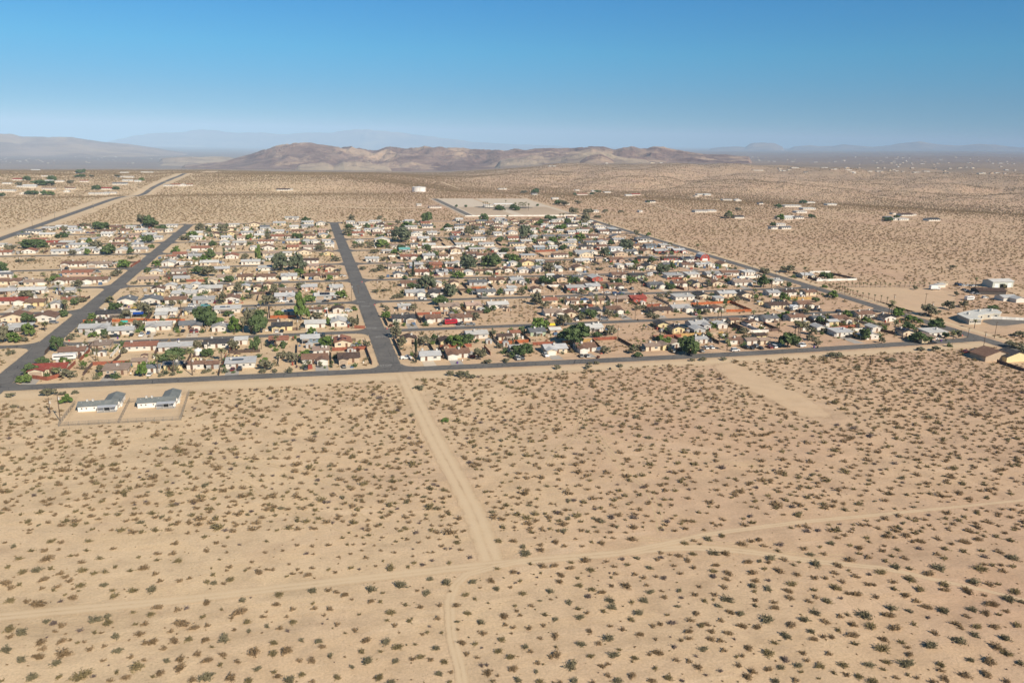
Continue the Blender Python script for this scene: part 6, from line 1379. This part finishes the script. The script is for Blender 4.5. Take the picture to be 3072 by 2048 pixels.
mats_ = [flat_mat('junk_paint', c_, .8) for c_ in ((.7, .69, .66), (.35, .34, .33), (.16, .11, .08), (.05, .05, .055), (.34, .26, .18), (.08, .13, .22), (.25, .06, .04))]
V = []; Fc = []; MI = []
for (x, y, _) in JK:
    if any(abs(y-s) < 7 for s in SY[:6]) or any(abs(x-q) < 8 for q in (XL, XM, XR)): continue
    sx, sy, sz = gr.choice(((.5, .5, .7), (1, .6, .8), (1.6, 1.0, .5), (2.2, 1.8, 2.0), (.4, 1.8, .5), (2.6, 1.4, 1.5), (.8, .8, 1.6))); a_ = gr.uniform(-.4, .4); c_, s_ = math.cos(a_), math.sin(a_)
    m = MB(); m.hull8([(-sx/2, -sy/2, 0), (sx/2, -sy/2, 0), (sx/2, sy/2, 0), (-sx/2, sy/2, 0)], [(-sx*.45, -sy*.4, sz), (sx*.42, -sy*.45, sz*.95), (sx*.45, sy*.4, sz), (-sx*.45, sy*.42, sz*.9)])
    k0 = len(V); V += [(x+p_[0]*c_-p_[1]*s_, y+p_[0]*s_+p_[1]*c_, p_[2]) for p_ in m.V]; Fc += [tuple(i+k0 for i in f) for f in m.F]; MI += [gr.choice((0, 0, 1, 1, 2, 3, 4, 5, 6))]*len(m.F)
me = bpy.data.meshes.new('yard_clutter'); me.from_pydata(V, [], Fc)
for m_ in mats_: me.materials.append(m_)
me.polygons.foreach_set('material_index', MI); me.update(); tag(link('yard_clutter', me), 'boxes, tubs, stacked boards and odd junk lying about the yards', 'clutter', kind='stuff')
# 3. the open desert behind
X, Y = field(5.0, 640, 3900, -24, 54); k = (Y > 1008) | (X > 380) | (X < XH-20); X, Y = X[k], Y[k]
k = clear(X, Y) & ~inpoly(X, Y, yardP) & ~inpoly(X, Y, clinP); r = np.hypot(X, Y)
patch = fbm(X/160, Y/160, 41, 4); k &= rng.random(len(X)) < np.clip(.78+(patch-.47)*1.5, .3, 1)*(1-.55*sstep(2600, 3900, r))*(1-.5*sstep(2060, 2350, r)*sstep(6, 16, np.degrees(np.arctan2(X, Y))))+.6*np.exp(-((r-1940)/120)**2)*sstep(3, 8, np.degrees(np.arctan2(X, Y))); X, Y = X[k], Y[k]; n = len(X); r = np.hypot(X, Y)
rad = rng.uniform(1.0, 2.05, n)*(1+.3*sstep(1200, 2600, r))*(1+.35*np.exp(-((r-1940)/120)**2)*(X > 100)); Z_ = ht(X, Y)
scatter('far_scrub', np.stack([X, Y, Z_-.1], 1), rad, rad*.8, rng.choice(4, n), ['brown', 'brown', 'olive', 'brown'], 'even cover of dark scrub on the open desert behind the town', 5, 22, .42)
print('scrub', n)

# ------------------------------------------------------------------ hills and mountains
def rock_mat(name, c1, c2, sc_, tan=(.40, .29, .2)):
    m, nt, b = new_mat(name, .95); p = pos(nt); g = nt.nodes.new('ShaderNodeNewGeometry'); s = nt.nodes.new('ShaderNodeSeparateXYZ'); nt.links.new(g.outputs['Normal'], s.inputs[0])
    f = noise(nt, p, sc_, 7, .62, .3); c = mixc(nt, mrange(nt, f, .38, .62), c1, c2)
    f2 = noise(nt, p, sc_*.4, 6, .65, .5); c = mixc(nt, mth(nt, 'MULTIPLY', mrange(nt, f2, .52, .6), .8), c, tan)
    nt.links.new(c, b.inputs['Base Color']); f3 = noise(nt, p, sc_*5, 6, .7); bump(nt, b, f3, .9, 25); return m
def range_mesh(name, prof, r0, r1, mat, base_pad=30, na=260, nr=46, rough=1.0, seed=0, pk=.6, low=None):
    """a mountain range: crest line given as sight lines at the distance of the crest, ridges and gullies by noise"""
    rp = r0+(r1-r0)*pk; azs = []; zs = []
    for px, py in prof:
        d = ray(px, py); hd = math.hypot(d[0], d[1]); azs.append(math.atan2(d[0], d[1])); zs.append(CAMH+d[2]/hd*rp)
    A = np.linspace(azs[0], azs[-1], na); crest = np.interp(A, azs, zs); rr_ = np.linspace(r0, r1, nr)
    AA, RR = np.meshgrid(A, rr_); X = RR*np.sin(AA); Y = RR*np.cos(AA); base = ht(X, Y)-base_pad
    t = (RR-r0)/(r1-r0); prof_r = np.where(t < pk, (t/pk)**1.15, ((1-t)/(1-pk))**.8)
    s = (r1-r0); wx = fbm(X/(s*.2), Y/(s*.2), seed+7, 3)*.9; nz = np.abs(fbm(X/(s*.075)+wx*3, Y/(s*.15)+wx, seed, 6)-.47)*3.0; nz2 = fbm(X/(s*.3), Y/(s*.3), seed+3, 4)
    bump_ = prof_r*(1-rough*.6*np.clip(nz, 0, 1)*(1-prof_r*.7))*(1+rough*.5*(nz2-.47)*(1-prof_r)*2)
    Zc = base+(crest[None, :]-base)*np.clip(bump_, 0, None)
    fade = np.clip(np.minimum(np.arange(na), np.arange(na)[::-1])/8, 0, 1)[None, :]; Zc = base+(Zc-base)*fade
    V = np.stack([X.ravel(), Y.ravel(), Zc.ravel()], 1); i, j = np.meshgrid(np.arange(nr-1), np.arange(na-1), indexing='ij')
    Fq = np.stack([i*na+j, i*na+j+1, (i+1)*na+j+1, (i+1)*na+j], -1).reshape(-1, 4)
    o = mesh_obj(name, V.tolist(), Fq.tolist(), mat); me = o.data
    for pl in me.polygons: pl.use_smooth = True
    me.update()
    if me.polygons[len(me.polygons)//2].normal.z < 0: me.flip_normals()
    return tag(o, kind='structure')
MR = rock_mat('brown_rock', (.15, .085, .07), (.30, .20, .155), .0045, (.52, .37, .25)); MF = rock_mat('far_rock', (.17, .13, .12), (.26, .2, .17), .0007)
ML_ = rock_mat('pale_hill_soil', (.25, .18, .14), (.44, .33, .23), .004, (.48, .37, .25))
range_mesh('brown_mountains', [(540, 500), (600, 492), (660, 484), (700, 474), (750, 463), (780, 452), (810, 442), (840, 434), (880, 428), (930, 427), (980, 433), (1040, 437), (1090, 439), (1120, 445), (1160, 436), (1230, 436), (1300, 438), (1340, 441), (1400, 441), (1460, 447), (1500, 444), (1540, 444), (1600, 445), (1680, 444), (1730, 443), (1780, 437), (1810, 436), (1840, 443), (1870, 437), (1900, 439), (1940, 442), (1970, 438), (1995, 440), (2020, 447), (2070, 451), (2130, 457), (2200, 464), (2260, 470)], 5200, 8200, MR, 8, 1100, 200, 1.25, 2, .5)
range_mesh('pale_foothills', [(880, 502), (900, 494), (950, 488), (985, 487), (1000, 498), (1030, 484), (1070, 483), (1110, 490), (1150, 496), (1180, 503)], 5000, 5900, ML_, 4, 160, 40, .9, 8, .5)
range_mesh('pale_foothills', [(1480, 485), (1540, 470), (1600, 464), (1650, 470), (1700, 466), (1760, 456), (1800, 452), (1840, 462), (1880, 472), (1960, 482)], 4800, 6200, ML_, 4, 180, 40, 1.1, 14, .5)
range_mesh('dark_foothill', [(1730, 490), (1760, 470), (1785, 462), (1805, 460), (1830, 474), (1850, 488)], 4600, 5600, MR, 4, 100, 36, .9, 19, .5)
range_mesh('left_mountains', [(-300, 396), (-100, 398), (0, 399), (30, 400), (60, 406), (110, 408), (160, 409), (220, 410), (260, 415), (320, 424), (380, 430), (430, 438), (480, 446), (530, 455), (580, 464)], 11000, 19000, rock_mat('left_rock', (.22, .155, .13), (.34, .25, .2), .0011), 20, 360, 60, .9, 31, .5)
range_mesh('low_left_hills', [(470, 476), (520, 472), (560, 470), (600, 471), (640, 468), (690, 470), (720, 478)], 7800, 9500, ML_, 5, 120, 30, .8, 37, .5)
range_mesh('farthest_mountains', [(250, 440), (340, 420), (420, 402), (470, 396), (540, 394), (600, 386), (640, 388), (700, 392), (760, 394), (850, 400), (930, 396), (1000, 394), (1060, 386), (1100, 384), (1160, 388), (1200, 395), (1260, 404), (1330, 410), (1420, 422), (1500, 430), (1600, 434), (1720, 438)], 36000, 46000, MF, 60, 300, 30, .6, 44, .5)
range_mesh('right_table_mountain', [(2120, 446), (2160, 441), (2200, 438), (2235, 440), (2250, 431), (2265, 427), (2310, 426), (2325, 429), (2340, 437), (2360, 441)], 24000, 28000, MF, 60, 140, 26, .5, 51, .5)
range_mesh('right_far_hills', [(2350, 442), (2400, 437), (2430, 435), (2460, 438), (2500, 437), (2530, 432), (2570, 436), (2620, 440), (2650, 437), (2700, 429), (2730, 426), (2760, 423), (2790, 427), (2830, 433), (2880, 436), (2930, 431), (2980, 432), (3020, 438), (3060, 441), (3200, 444), (3350, 446)], 28000, 33000, MF, 60, 220, 26, .5, 57, .5)

flush_labels()

# ------------------------------------------------------------------ the air
hz = MB(); hz.box(-62000, -62000, -760, 62000, 62000, 560); HZ = bpy.data.materials.new('air'); HZ.use_nodes = True; nt = HZ.node_tree
for q in list(nt.nodes):
    if q.type != 'OUTPUT_MATERIAL': nt.nodes.remove(q)
pv = nt.nodes.new('ShaderNodeVolumePrincipled'); pv.inputs['Density'].default_value = 4.6e-5; pv.inputs['Color'].default_value = (.46, .68, .93, 1); pv.inputs['Anisotropy'].default_value = -.3
nt.links.new(pv.outputs[0], nt.nodes['Material Output'].inputs['Volume'])
o = hz.obj('haze', HZ); tag(o, kind='stuff')
